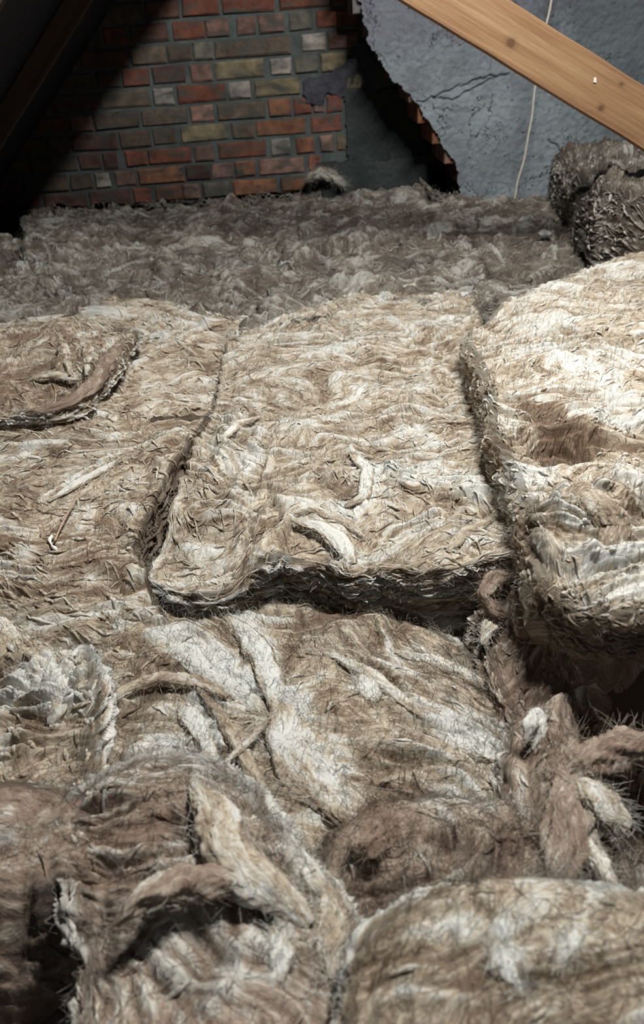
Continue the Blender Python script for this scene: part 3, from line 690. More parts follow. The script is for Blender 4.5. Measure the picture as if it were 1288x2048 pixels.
# --- left batts
S = Slab([(-500, 600), (-100, 600), (60, 590), (200, 600), (330, 605), (490, 640)], [(490, 640), (450, 720), (430, 770), (400, 850)], [(-700, 960), (0, 900), (200, 870), (400, 850)], [(-500, 600), (-700, 960)], .0, .12, r=.025, seed=6, fold=1.2, tone=(0, .08, .05), ang=.15,
         strokes=[st([(380, 640), (440, 660), (470, 690)], .02, -.015, 0, .3, .3), st([(300, 670), (360, 680), (420, 640)], .02, .015, .5), st([(330, 760), (400, 740), (440, 750)], .02, -.012, 0, .2, .2)])
tag(S.build('insulation_batt', WOOL, .0038, wisps=1500, fuzz=4000, wl=(.02, .07), ww=(.0015, .004), side_frac=.1), 'pale tangled batt beyond the torn brown flap on the left', 'insulation', 'insulation batts laid across the loft')
S = Slab([(-800, 880), (0, 870), (200, 850), (410, 840)], [(410, 840), (374, 900), (332, 960), (296, 1040), (262, 1104), (330, 1215)], [(-900, 1560), (-100, 1370), (30, 1290), (100, 1310), (200, 1300), (330, 1215)], [(-800, 880), (-900, 1500)], .01, .13, r=.008, seed=7, fold=1.0, tone=(-.08, .16, 0), ang=.35, tonef=lambda x, y, z, u, v, e: (-1.0 * e * (u > .9), .6 * e * (u > .9), .8 * e * (u > .9)), lam=.002, wav=.003,  # inner edge coloured dark to stand for shade in the gap
         zfun=lambda x, y, u, v: .012 - .10 * sstep(.72, 1.0, v),
         strokes=[st([(90, 1000), (160, 960), (240, 915)], .010, .006, .7), st([(300, 930), (325, 950), (345, 965)], .014, .012, 0, .4), st([(200, 1060), (225, 1050), (240, 1085)], .012, -.012, 0, .5, .2), st([(270, 1030), (262, 1080), (285, 1120)], .008, .010, .3),
                  st([(30, 1180), (60, 1140), (110, 1110)], .010, -.02, 0, .3, .3), st([(100, 1220), (125, 1240), (170, 1225)], .008, -.012, 0, .3, .3), st([(0, 1060), (60, 1090), (50, 1150)], .02, .004, .5), st([(10, 980), (50, 985), (80, 1000)], .01, -.012, 0, .2, .3), st([(300, 870), (380, 880), (345, 905)], .01, .008, .4), st([(200, 1130), (300, 1140)], .02, .006, .0, .25)])
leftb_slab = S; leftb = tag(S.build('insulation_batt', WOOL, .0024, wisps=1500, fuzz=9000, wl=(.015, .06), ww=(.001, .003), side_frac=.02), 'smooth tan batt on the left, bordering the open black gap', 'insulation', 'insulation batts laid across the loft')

# --- the torn flap lying on the left batt
S = Slab([(-60, 690), (60, 650), (150, 640), (240, 655), (275, 665)], [(275, 665), (250, 700), (230, 730), (200, 765)], [(-60, 830), (40, 826), (110, 820), (160, 800), (200, 765)], [(-60, 690), (-60, 830)], .058, .026, r=.012, seed=8, fold=1.5, tone=(-.15, .45, .1), ang=.5, lam=.003,
         strokes=[st([(130, 670), (135, 730), (100, 780)], .014, .016, .1, .3, 0), st([(190, 660), (200, 700), (160, 750)], .012, .018, .1, .3), st([(60, 740), (110, 750), (160, 790)], .010, -.015, 0, .3, .35), st([(140, 690), (170, 680), (200, 690)], .006, .012, .7), st([(60, 700), (90, 690)], .02, .0, .4)])
flap = tag(S.build('insulation_flap', WOOL, .0026, wisps=500, fuzz=3000, wl=(.02, .07), ww=(.0012, .003)), 'torn brown flap of wool with a curled edge, lying over the left batts', 'insulation')

# --- centre batt
def centre_z(x, y, u, v): return -.02 * sstep(.0, .12, .12 - v) + .010 * np.sin(u * 7 + 1) * sstep(.8, 1, v) - .035 * sstep(.84, .97, v) * sstep(.36, .2, u)
S = Slab([(505, 645), (590, 606), (720, 575), (850, 566), (940, 585)], [(940, 585), (960, 680), (985, 800), (1015, 930), (1040, 1050), (1060, 1112)],
         [(285, 1130), (335, 1150), (400, 1162), (455, 1152), (510, 1118), (560, 1100), (640, 1108), (700, 1140), (760, 1118), (860, 1142), (930, 1132), (1010, 1118), (1060, 1112)], [(505, 645), (450, 740), (432, 830), (398, 900), (366, 980), (335, 1060), (300, 1100), (285, 1130)], .0, .125, r=.007, seed=9, fold=1.25, lam=.0042, side_long=2.6, tone=(.02, .03, 0), ang=-.05, tonef=lambda x, y, z, u, v, e: (-1.0 * e * (u < .1) * (v < .995) - .15 * e * (v > .99), .4 * e * (u < .1) * (v < .995) + .25 * e * (v > .99), .6 * e * (u < .1) * (v < .995) + .22 * e * (v > .99)), zfun=centre_z,  # left side and cut front darkened in colour for their shade
         strokes=[st([(590, 1045), (640, 1060), (680, 1085), (705, 1120), (720, 1112)], .013, .009, 1.0, side=0), st([(560, 1020), (620, 1030), (700, 1080)], .02, .012, .3), st([(560, 1090), (620, 1085), (690, 1125)], .006, -.006, 0, .3, .2),
                  st([(560, 870), (620, 860), (700, 900)], .03, .012, .3), st([(640, 960), (680, 985), (720, 980)], .018, -.016, -.2, .35, .1), st([(700, 900), (740, 940), (730, 1010)], .014, .012, .7), st([(780, 940), (830, 960), (870, 930)], .03, .014, .7),
                  st([(860, 990), (920, 980), (950, 1010)], .03, .010, .6), st([(880, 900), (850, 950), (870, 990)], .012, -.010, 0, .35), st([(520, 870), (500, 940), (470, 1000)], .014, .012, .5), st([(545, 860), (530, 930), (510, 1010)], .009, -.010, 0, .3, .1), st([(470, 850), (440, 920), (400, 990)], .012, .010, .1), st([(490, 990), (540, 1010), (600, 1000)], .012, -.010, 0, .25, .1),
                  st([(380, 1020), (440, 1000), (470, 1020)], .012, .008, .2, 0, .1), st([(340, 1060), (450, 1045), (560, 1050)], .008, -.006, 0, .25, .1), st([(700, 1050), (800, 1060), (900, 1050), (980, 1030)], .010, -.006, 0, .3, .1), st([(920, 1080), (950, 1050), (990, 1040)], .01, .01, .2), st([(900, 1080), (935, 1050), (980, 1030)], .005, -.008, 0, .3, .2),
                  st([(840, 690), (900, 690), (925, 700)], .03, -.010, -.2, .5, .0), st([(600, 730), (700, 700), (780, 720)], .03, .004, .4), st([(460, 850), (500, 840)], .01, .01, .5), st([(600, 900), (650, 880), (690, 890)], .012, -.008, 0, .3), st([(760, 880), (830, 860), (880, 900)], .02, .006, .5), st([(870, 800), (920, 860)], .02, -.004, 0, .3)])
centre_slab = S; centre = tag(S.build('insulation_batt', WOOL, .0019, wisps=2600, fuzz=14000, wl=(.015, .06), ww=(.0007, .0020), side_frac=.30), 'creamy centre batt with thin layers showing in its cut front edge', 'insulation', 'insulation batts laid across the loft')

# --- thick raised batt on the right
def right_z(x, y, u, v):
    c = onz(1120, 880, .11); rr_ = np.sqrt(((x - c[0]) / .05) ** 2 + ((y - c[1]) / .065) ** 2 + .0001) + .25 * noise(x * 18, y * 18, 4); g = .050 * (1 - sstep(.15, 1.25, rr_))
    c2 = onz(1200, 1030, .11); h = .045 * np.exp(-(((x - c2[0]) / .06) ** 2 + ((y - c2[1]) / .05) ** 2))
    return -g + h - .03 * sstep(0, .25, .25 - v) - .02 * sstep(.85, 1, v)
S = Slab([(950, 650), (1050, 570), (1160, 530), (1288, 490), (1500, 440)], [(1500, 440), (1750, 800), (1850, 1200)], [(1125, 1135), (1180, 1165), (1250, 1175), (1400, 1160), (1850, 1200)], [(950, 650), (985, 740), (1010, 850), (1050, 935), (1085, 1010), (1108, 1080), (1125, 1135)], .10, .105, r=.03, seed=12, fold=1.25, lam=.008, knot=1.0, under=.35, tone=(.06, .03, 0), ang=-.15, tonef=lambda x, y, z, u, v, e: (-.6 * e * (v > .99) - .1 * e, .4 * e * (v > .99) + .1 * e, .35 * e * (v > .99) + .08 * e), zfun=right_z,  # front underside coloured darker in place of shade below the overhang
         strokes=[st([(1050, 800), (1100, 830), (1140, 880), (1170, 910)], .035, -.008, -1.0, 1.2, .15), st([(1040, 560), (1110, 550), (1160, 570)], .03, .004, .4), st([(1150, 820), (1220, 840), (1288, 850)], .03, .006, .6), st([(1180, 900), (1288, 900), (1350, 890)], .02, -.01, 0, .4), st([(1110, 1000), (1130, 1060), (1180, 1100)], .02, .01, .2, .2), st([(1180, 990), (1230, 1010), (1245, 1050), (1220, 1080)], .015, .006, -.2, .4), st([(1180, 1120), (1250, 1140), (1300, 1130)], .03, .0, .3), st([(1230, 950), (1288, 990)], .02, .01, .5), st([(1010, 700), (1080, 690), (1150, 740)], .03, .003, .3)])
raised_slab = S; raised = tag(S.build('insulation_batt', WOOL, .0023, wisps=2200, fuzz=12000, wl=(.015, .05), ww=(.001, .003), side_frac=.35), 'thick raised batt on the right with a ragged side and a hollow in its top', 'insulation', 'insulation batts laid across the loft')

# --- big crumpled batt in the middle foreground
def front_z(x, y, u, v): return .035 * np.sin(np.pi * np.clip(u, 0, 1)) * np.sin(np.pi * np.clip(v * .9 + .05, 0, 1)) - .01 + .055 * sstep(.45, .0, u) * sstep(.6, .0, v)
S = Slab([(100, 1260), (210, 1245), (330, 1195), (450, 1200), (620, 1222), (740, 1232), (870, 1275), (960, 1350)], [(960, 1350), (1040, 1430), (1060, 1520), (1040, 1600), (1010, 1680)], [(100, 1640), (300, 1720), (500, 1800), (750, 1780), (1010, 1680)], [(100, 1260), (160, 1340), (130, 1450), (90, 1560), (100, 1640)], -.085, .10, r=.03, seed=14, fold=.8, fine=.7, lam=.004, tone=(-.12, .16, 0), ang=-.5, zfun=front_z,
         strokes=[st([(300, 1300), (350, 1298), (420, 1335), (480, 1375), (530, 1425)], .020, .008, 1.1, -.4, side=0), st([(280, 1335), (330, 1352), (400, 1362), (470, 1395), (530, 1450)], .007, -.016, 0, .4, .5),
                  st([(455, 1232), (490, 1262), (522, 1310), (548, 1370), (550, 1425)], .018, .006, 1.1, -.4), st([(430, 1250), (470, 1290), (500, 1330), (520, 1390)], .016, .002, -.3, .35), st([(600, 1225), (598, 1290), (565, 1370), (540, 1440), (550, 1520)], .009, -.012, -.2, .5, .15),
                  st([(215, 1400), (260, 1375), (320, 1352), (400, 1352)], .010, .014, .1, .1), st([(240, 1450), (290, 1410), (350, 1380), (400, 1385)], .013, -.026, 0, .3, .6), st([(390, 1400), (420, 1460), (450, 1510)], .014, .008, .7), st([(400, 1370), (450, 1430), (480, 1500), (520, 1560)], .008, .012, .1, .1),
                  st([(570, 1410), (590, 1480), (640, 1550), (700, 1610)], .032, .008, .8, -.2), st([(650, 1250), (740, 1260), (800, 1280)], .05, .008, -.3, .35), st([(610, 1300), (670, 1305), (730, 1340), (790, 1370), (850, 1430)], .009, .010, .5), st([(725, 1350), (770, 1385), (800, 1420), (850, 1445), (920, 1465), (1010, 1475)], .008, -.014, 0, .5, .3),
                  st([(850, 1455), (930, 1480), (1000, 1512), (1060, 1530)], .018, .008, .9, -.3), st([(740, 1380), (730, 1400)], .02, .006, .9), st([(760, 1480), (700, 1470), (650, 1440)], .02, .004, -.1, .2), st([(800, 1520), (880, 1560), (960, 1580)], .03, .004, .3), st([(720, 1540), (800, 1590), (900, 1650)], .02, -.006, -.2, .4, .2), st([(820, 1300), (900, 1340), (960, 1370)], .010, .008, .5), st([(830, 1320), (900, 1360), (960, 1400)], .008, -.008, 0, .4, .2),
                  st([(200, 1420), (150, 1480), (110, 1580)], .03, .012, .2, .0), st([(560, 1640), (600, 1690), (640, 1740)], .012, .012, .6), st([(620, 1620), (650, 1680), (690, 1720)], .02, .0, .5), st([(250, 1530), (300, 1500), (360, 1520)], .012, .01, .5), st([(540, 1470), (480, 1520), (430, 1560)], .005, .010, .2), st([(440, 1540), (480, 1580)], .02, -.012, 0, .3, .3)])
crumpled_slab = S; crumpled = tag(S.build('insulation_batt', WOOL, .0017, wisps=220, fuzz=11000, wl=(.012, .05), ww=(.0008, .0026), side_frac=.12), 'large crumpled tan batt in the foreground with two bright white streaks meeting in a crease', 'insulation', 'insulation batts laid across the loft')

# --- brown fleecy band behind the lower right batt
S = Slab([(690, 1700), (760, 1650), (900, 1635), (1060, 1640), (1180, 1690)], [(1180, 1690), (1230, 1760), (1240, 1830)], [(660, 1900), (760, 1900), (1000, 1850), (1240, 1830)], [(690, 1700), (670, 1800), (660, 1900)], -.055, .08, r=.03, seed=16, fold=1.0, fine=.7, tone=(-.2, .3, .05), ang=.3, zfun=dome(.015),
         strokes=[st([(860, 1720), (960, 1740), (1080, 1700)], .015, -.012, 0, .4, .3), st([(760, 1640), (750, 1700), (700, 1790)], .018, .02, .3, .1)])
tag(S.build('insulation_batt', WOOL_BROWN, .0018, wisps=80, fuzz=4000, wl=(.012, .05), ww=(.0008, .003)), 'soft brown fleece lying just behind the rounded lower right batt', 'insulation', 'insulation batts laid across the loft')
# --- rounded batt bottom right
S = Slab([(745, 1945), (785, 1885), (900, 1828), (1050, 1806), (1180, 1826), (1288, 1850), (1500, 1900)], [(1500, 1900), (1600, 2400)], [(720, 2350), (1000, 2400), (1600, 2400)], [(745, 1945), (735, 2010), (725, 2350)], .055, .17, r=.028, seed=18, fold=.6, fine=.6, tone=(-.15, .18, .05), ang=.5, zfun=lambda x, y, u, v: .012 * np.sin(np.pi * u) + .01 * sstep(0, .3, v),
         strokes=[st([(990, 1880), (1010, 1930), (1050, 1980)], .010, .008, .7), st([(1170, 1860), (1150, 1900), (1100, 1930)], .008, .008, .4), st([(780, 1880), (860, 1840), (960, 1830)], .008, .006, .1, .2), st([(740, 1990), (860, 1990), (960, 2010)], .006, -.008, 0, .4, .3), st([(900, 1960), (980, 1990)], .012, -.006, 0, .2), st([(1180, 1940), (1180, 2048)], .010, -.010, -.3, .5, .2), st([(900, 1880), (960, 1870)], .012, .003, .6), st([(800, 2010), (920, 2030)], .006, .006, .6)])
rounded_slab = S; rounded = tag(S.build('insulation_batt', WOOL, .0015, wisps=60, fuzz=3000, wl=(.012, .05), ww=(.0007, .0024), side_frac=.08), 'rounded greyish batt filling the bottom right corner', 'insulation', 'insulation batts laid across the loft')
# --- torn wool bottom left
S = Slab([(190, 1600), (300, 1560), (400, 1560), (470, 1590)], [(470, 1590), (520, 1680), (620, 1790), (690, 1900), (700, 2300)], [(160, 2400), (400, 2400), (700, 2300)], [(190, 1600), (190, 1750), (220, 1850), (210, 2000), (160, 2400)], -.01, .13, r=.035, seed=20, fold=.8, fine=.7, lump=.008, tone=(.0, .05, .0), ang=-.45,
         zfun=lambda x, y, u, v: .02 * np.sin(np.pi * u),
         strokes=[st([(400, 1590), (440, 1650), (460, 1720), (530, 1780), (590, 1810)], .016, .022, .6, .0), st([(350, 1660), (380, 1700), (420, 1720)], .012, -.03, 0, .3, .7), st([(250, 1790), (310, 1760), (380, 1760), (450, 1760)], .010, .018, .1), st([(330, 1790), (380, 1800), (440, 1790)], .010, -.015, 0, .3, .4), st([(440, 1790), (520, 1850), (560, 1900)], .010, -.020, 0, .3, .4), st([(210, 1800), (222, 1860), (215, 1920)], .008, -.03, 0, .2, .8), st([(300, 1800), (310, 1840)], .007, .01, .9), st([(550, 1850), (560, 1920), (550, 1980)], .010, .012, .6), st([(400, 1900), (440, 1940), (380, 1990)], .018, -.015, 0, .3, .3), st([(480, 1920), (470, 1980), (420, 2040)], .015, .010, .4), st([(560, 1660), (600, 1730), (640, 1780)], .010, .02, .4), st([(200, 1620), (270, 1620), (330, 1660)], .012, .012, .0, .2)])
torn_slab = S; torn = tag(S.build('insulation_batt', WOOL_BROWN, .0017, wisps=140, fuzz=3500, wl=(.012, .05), ww=(.0008, .003)), 'torn lumpy brown wool heap at the bottom left centre with a pale twisted ridge', 'insulation', 'insulation batts laid across the loft')
# --- dark wool in the bottom left corner
S = Slab([(-300, 1560), (-50, 1600), (40, 1590), (110, 1610), (190, 1620)], [(190, 1620), (200, 1750), (190, 1850), (120, 1900), (150, 2300)], [(-500, 2400), (-100, 2400), (150, 2300)], [(-300, 1560), (-500, 2400)], -.01, .12, r=.035, seed=22, fold=.9, tone=(-.15, .25, .1), ang=.5,
         zfun=lambda x, y, u, v: -.15 * sstep(.25, .6, v),
         strokes=[st([(0, 1700), (60, 1660), (110, 1640)], .014, -.02, 0, .2, .4), st([(0, 1620), (20, 1680)], .016, .006, .5), st([(60, 1790), (110, 1770), (180, 1700)], .016, .01, .1), st([(0, 1850), (60, 1800), (150, 1780)], .02, -.03, 0, .3, .5), st([(0, 1930), (80, 1900), (160, 1880)], .012, .03, .0, .2)])
tag(S.build('insulation_batt', WOOL_BROWN, .002, wisps=120, fuzz=2000, wl=(.012, .05), ww=(.0008, .003)), 'dim shaggy wool in the bottom left corner falling into shadow', 'insulation', 'insulation batts laid across the loft')
# --- rolled clumps at the left edge
S = Slab([(-300, 1180), (-40, 1200), (20, 1235), (80, 1270), (150, 1300)], [(150, 1300), (165, 1380), (140, 1470), (120, 1560)], [(-400, 1600), (0, 1600), (70, 1590), (120, 1560)], [(-300, 1180), (-400, 1600)], -.03, .10, r=.035, seed=24, fold=1.3, tone=(.05, .05, .05), ang=.5, zfun=lambda x, y, u, v: .02 * np.sin(v * 6),
         strokes=[st([(100, 1320), (115, 1380), (105, 1440)], .016, .018, .7), st([(0, 1420), (40, 1380), (80, 1340)], .016, .014, .7), st([(0, 1350), (50, 1330), (70, 1360)], .008, -.02, 0, 0, .5), st([(120, 1330), (140, 1400)], .008, -.02, 0, .2, .4), st([(60, 1440), (40, 1500), (60, 1560)], .02, .02, -.1, .4), st([(0, 1470), (60, 1460), (110, 1450)], .008, -.02, 0, .1, .5)])
tag(S.build('insulation_batt', WOOL, .002, wisps=250, fuzz=3000, wl=(.012, .04), ww=(.0012, .0036)), 'curled grey and white wool clump at the left edge beside the crumpled batt', 'insulation', 'insulation batts laid across the loft')
# --- low wool under the right batt, torn and drooping
S = Slab([(985, 1240), (1060, 1210), (1150, 1240), (1230, 1300), (1400, 1400)], [(1400, 1400), (1500, 1900)], [(1060, 1850), (1180, 1850), (1500, 1900)], [(985, 1240), (1010, 1350), (1060, 1450), (1040, 1600), (1060, 1850)], -.075, .07, r=.03, seed=26, fold=1.4, tone=(-.1, .25, .05), ang=.8, zfun=lambda x, y, u, v: .03 * np.exp(-((u - .15) / .12) ** 2) - .16 * sstep(.22, .5, u),
         strokes=[st([(1130, 1560), (1140, 1640), (1120, 1730)], .016, .04, .1), st([(1060, 1280), (1090, 1330), (1130, 1380)], .018, .025, .1, .2), st([(1150, 1600), (1190, 1700), (1230, 1790)], .010, .03, .3), st([(1190, 1560), (1230, 1600), (1288, 1640)], .014, -.03, 0, .2, .5), st([(1150, 1530), (1220, 1500), (1288, 1480)], .014, .035, .3), st([(1180, 1690), (1190, 1760)], .02, -.04, 0, .2, .6)])
tag(S.build('insulation_batt', WOOL_BROWN, .002, wisps=500, fuzz=5000, wl=(.012, .05), ww=(.0009, .003)), 'sunken brown wool under the overhang of the raised right batt', 'insulation', 'insulation batts laid across the loft')

# ------------------------------------------------------------------ loose tufts and the splinter
def tuft(path, rad, m, label, seed=0, tone=(0, 0, 0), flat=.75, fuzz=260, lump=.35, name='wool_tuft', blend=False):
    """A torn wad of fibres: a lumpy bundle drawn out along its path, frayed at both ends, with loose hairs."""
    path = densify(np.array(path, float), 60); n_ = len(path); K = 40
    T = np.gradient(path, axis=0); L = np.linalg.norm(T, axis=1).sum(); T /= np.linalg.norm(T, axis=1)[:, None]
    ref = np.array([.1, -.4, .9]); A = np.cross(T, ref); A /= np.linalg.norm(A, axis=1)[:, None]; B = np.cross(A, T)
    t = np.linspace(0, 1, n_); th = np.linspace(0, 2 * np.pi, K, endpoint=False)
    R0 = rad * (np.sin(np.pi * (t * .94 + .03)) ** .55) * (1 + .35 * noise(t * 3, seed, 0, seed))
    TT, HH = np.meshgrid(t, th, indexing='ij')
    tw_ = HH + TT * 2.5
    cx, cy_ = np.cos(tw_), np.sin(tw_)
    d = 1 + lump * noise(TT * L / rad * .6, cx * 1.3, cy_ * 1.3, seed + 1) + (.12 if blend else .2) * (billow(TT * L / rad * .16, cx * 3.2, cy_ * 3.2, seed=seed + 2) - .4) + .07 * (billow(TT * L / rad * .3, cx * 8, cy_ * 8, seed=seed + 3) - .4)
    Rr = R0[:, None] * d
    P = path[:, None] + Rr[..., None] * (np.cos(HH)[..., None] * A[:, None] + flat * np.sin(HH)[..., None] * B[:, None])
    idx = np.arange(n_ * K).reshape(n_, K)
    Fc = np.stack([idx[:-1], np.roll(idx, -1, 1)[:-1], np.roll(idx, -1, 1)[1:], idx[1:]], -1).reshape(-1, 4)
    flow = np.stack([TT * L, HH * rad * .8, 0 * TT + seed], -1)
    tn = np.stack([tone[0] + .3 * noise(TT * 4, cx, cy_, seed), tone[1] + .3 * noise(TT * 4, cx, cy_, seed + 7), tone[2] + 0 * TT, 1 + 0 * TT], -1)
    if blend:     # the streak thins out towards its borders, into the colour of the wool around it
        up = np.cos(HH) * A[:, None, 2] + np.sin(HH) * B[:, None, 2]
        wgt = np.clip((up - .35) * 1.8 + .5 * noise(TT * L / rad * .8, cx * 2, cy_ * 2, seed + 12), 0, 1) * np.clip(np.sin(np.pi * TT) * 1.8 - .2, 0, 1)
        tn[..., 0] = -.08 + (tn[..., 0] + .08) * wgt; tn[..., 1] = .12 + (tn[..., 1] - .12) * wgt
    V = [P.reshape(-1, 3)]; FF = [Fc]; FL = [flow.reshape(-1, 3)]; TN = [np.clip(tn, 0, 1.4).reshape(-1, 4)]; off = n_ * K
    rng = np.random.RandomState(seed + 7); S = 9; k = 3
    i0 = rng.randint(0, n_, fuzz); j0 = rng.randint(0, K, fuzz); base = P[i0, j0]; out = base - path[i0]; out /= np.linalg.norm(out, axis=1)[:, None] + 1e-9
    dr = T[i0] * rng.choice([-1, 1], fuzz)[:, None] * 1.0 + out * rng.uniform(.1, .7, fuzz)[:, None] + rng.normal(0, .4, (fuzz, 3))
    dr /= np.linalg.norm(dr, axis=1)[:, None]; cv = rng.normal(0, .7, (fuzz, 3)); q = np.linspace(0, 1, S); ln = rng.uniform(.4, 1.6, fuzz) * rad
    C = base[:, None] + ln[:, None, None] * (q[None, :, None] * dr[:, None] + q[None, :, None] ** 2 * cv[:, None] * .5)
    t_ = np.gradient(C, axis=1); t_ /= np.linalg.norm(t_, axis=-1)[..., None] + 1e-9
    a_ = np.cross(t_, ref); a_ /= np.linalg.norm(a_, axis=-1)[..., None] + 1e-9; b_ = np.cross(a_, t_); h3 = np.linspace(0, 2 * np.pi, k, endpoint=False)
    rr = .00022 * np.sin(np.pi * (q * .9 + .05)) ** .5
    Q = C[:, :, None] + rr[None, :, None, None] * (np.cos(h3)[None, None, :, None] * a_[:, :, None] + np.sin(h3)[None, None, :, None] * b_[:, :, None])
    ix = np.arange(fuzz * S * k).reshape(fuzz, S, k)
    FF.append(np.stack([ix[:, :-1], np.roll(ix[:, :-1], -1, 2), np.roll(ix[:, 1:], -1, 2), ix[:, 1:]], -1).reshape(-1, 4) + off)
    V.append(Q.reshape(-1, 3)); FL.append(np.tile([[.0, .0, .0]], (fuzz * S * k, 1)) + rng.uniform(0, 5, (fuzz * S * k, 1)) * 0); TN.append(np.tile([[.35 + tone[0], tone[1], 0, 1]], (fuzz * S * k, 1)))
    o = mesh_obj(name, np.concatenate(V), np.concatenate(FF), m, attrs={'flow': np.concatenate(FL), 'tone': np.concatenate(TN)})
    return tag(o, label, 'insulation tuft', 'loose wool tufts')
def pz(lst): return [onz(a, b_, z) for a, b_, z in lst]
tuft(pz([(1108, 1262, -.03), (1130, 1250, -.03), (1165, 1248, -.03), (1200, 1262, -.035)]), .011, WOOL, 'small bright white tuft hanging in the shadow under the raised right batt', 31, (.9, -.2, 0))
tuft(pz([(1020, 1150, -.0), (985, 1160, .0), (966, 1190, -.01), (985, 1220, -.03), (1010, 1235, -.05)]), .014, WOOL_BROWN, 'brown curled wad of wool wedged between the centre batt front and the raised batt', 32, (-.1, .3, 0))
tuft(pz([(1030, 1180, -.01), (1040, 1240, -.04), (1075, 1290, -.06), (1100, 1350, -.07)]), .016, WOOL_BROWN, 'tan twisted strand of wool trailing down from the corner of the raised batt', 33, (.0, .15, 0))
tuft(pz([(985, 1225, -.04), (975, 1260, -.05), (965, 1290, -.06)]), .010, WOOL, 'short pale knot of wool at the right end of the layered front edge', 34, (.3, .0, 0))
tuft(pz([(1078, 470, .045), (1090, 466, .045), (1102, 470, .045)]), .014, WOOL_DUST_SHADE, 'round whitish ball of wool on the far insulation right of the middle', 35, (.9, -.2, 0), lump=.15)
tuft(pz([(96, 1325, -.02), (118, 1370, -.02), (115, 1420, -.03), (100, 1450, -.04)]), .016, WOOL, 'smooth pale rolled tuft standing up from the clump at the left edge', 36, (.5, .0, 0))
tuft(pz([(80, 1325, -.02), (50, 1350, -.02), (20, 1385, -.03), (-20, 1410, -.04)]), .014, WOOL, 'white curled tuft crossing the left edge of the photo', 37, (.7, -.1, 0))
tuft([ony(608, 362, 3.82), ony(640, 345, 3.82), ony(665, 352, 3.82), ony(690, 372, 3.82)], .030, WOOL_DUST_SHADE, 'light grey tuft leaning on the wall where bricks meet the dark cement', 38, (.2, .0, 0), fuzz=500)
tuft(pz([(1052, 1480, -.03), (1060, 1450, -.02), (1076, 1425, -.02), (1085, 1470, -.03), (1066, 1500, -.04)]), .008, WOOL, 'little white curl at the right edge of the crumpled foreground batt', 39, (.7, .0, 0))
tuft(pz([(385, 1570, .02), (430, 1630, .03), (450, 1700, .035), (500, 1760, .03), (570, 1800, .02), (620, 1850, .01)]), .020, WOOL, 'long pale twisted roll of wool lying diagonally in the lower left foreground', 40, (.35, .1, 0), flat=.6, fuzz=300)
tuft(pz([(555, 1665, -.02), (590, 1710, -.015), (625, 1760, -.01), (660, 1795, -.01)]), .012, WOOL, 'straight pale roll of wool right of the long twisted one', 41, (.35, .05, 0))
tuft(pz([(230, 1850, .03), (290, 1790, .04), (370, 1765, .04), (460, 1770, .03), (530, 1800, .02)]), .013, WOOL_BROWN, 'thin arched brown ridge of wool in the bottom left heap', 42, (.05, .15, 0), flat=.7, fuzz=200)
tuft(pz([(1155, 1560, -.0), (1190, 1590, -.0), (1225, 1625, -.01), (1262, 1650, -.02)]), .016, WOOL, 'pale flap of wool hanging over the dark hollow at the lower right', 43, (.1, .1, 0), flat=.3)
tuft(pz([(1120, 1560, -.02), (1180, 1520, .0), (1240, 1500, .0), (1330, 1480, .0)]), .020, WOOL_BROWN, 'brown ragged wad running to the right edge beyond the dark hollow', 44, (.0, .25, 0))
tuft(pz([(1140, 1480, -.03), (1145, 1580, -.02), (1135, 1680, -.02), (1120, 1780, -.03)]), .024, WOOL_BROWN, 'upright brown fleecy ridge left of the lower right hollow', 45, (-.05, .2, 0), fuzz=900, flat=.6)
tuft(pz([(1160, 1640, -.03), (1190, 1710, -.02), (1225, 1780, -.02), (1245, 1800, -.02)]), .009, WOOL_BROWN, 'thin pale strand sloping down to the rounded lower right batt', 46, (.3, .1, 0))
tuft(pz([(745, 1640, -.01), (740, 1690, -.01), (745, 1720, -.01)]), .014, WOOL_BROWN, 'small brown peak of fleece with a black speck below the crumpled batt', 47, (-.2, .4, 0))
tuft(pz([(655, 1770, -.0), (665, 1830, .0), (660, 1900, .0), (668, 1960, .0)]), .014, WOOL, 'ochre tuft in the cleft left of the rounded lower right batt', 48, (.1, .1, 0), fuzz=600)
# straw-like splinter with a pale torn tip lying on the left batt
m, nt, b = mat('dry_straw'); n = N(nt); P = n.new('ShaderNodeNewGeometry').outputs['Position']
n.link(n.ramp(n.noise(n.mapping(P, (40, 40, 40)), 1, 3).outputs['Fac'], [(.3, (.38, .24, .17)), (.7, (.52, .36, .27))]), b.inputs['Base Color']); b.inputs['Roughness'].default_value = .6
pa, pb = onz(160, 978, .045), onz(112, 1082, .035)
tq = np.linspace(0, 1, 24)[:, None]; pth = pa * (1 - tq) + pb * tq; pth[:, 2] += .004 * np.sin(np.pi * tq[:, 0]); pth[:, 0] += .002 * np.sin(tq[:, 0] * 5)
V, Fc = tube(pth, np.linspace(.0012, .0021, 24), 6)
spl = mesh_obj('straw_splinter', V, Fc, m)
tag(spl, 'thin pinkish straw splinter with a white frayed tip on the left batt', 'splinter')
m2, nt, b = mat('white_fibre_tip'); b.inputs['Base Color'].default_value = (.8, .78, .74, 1); b.inputs['Roughness'].default_value = .8
tp = np.array(pz([(104, 1072, .034), (98, 1080, .032), (104, 1092, .031), (113, 1100, .031)])); V, Fc = tube(densify(tp, 14), .0022 + .0012 * np.sin(np.linspace(0, 9, 14)), 7)
o = mesh_obj('frayed_tip', V, Fc, m2, spl); o['label'] = 'white frayed tip'

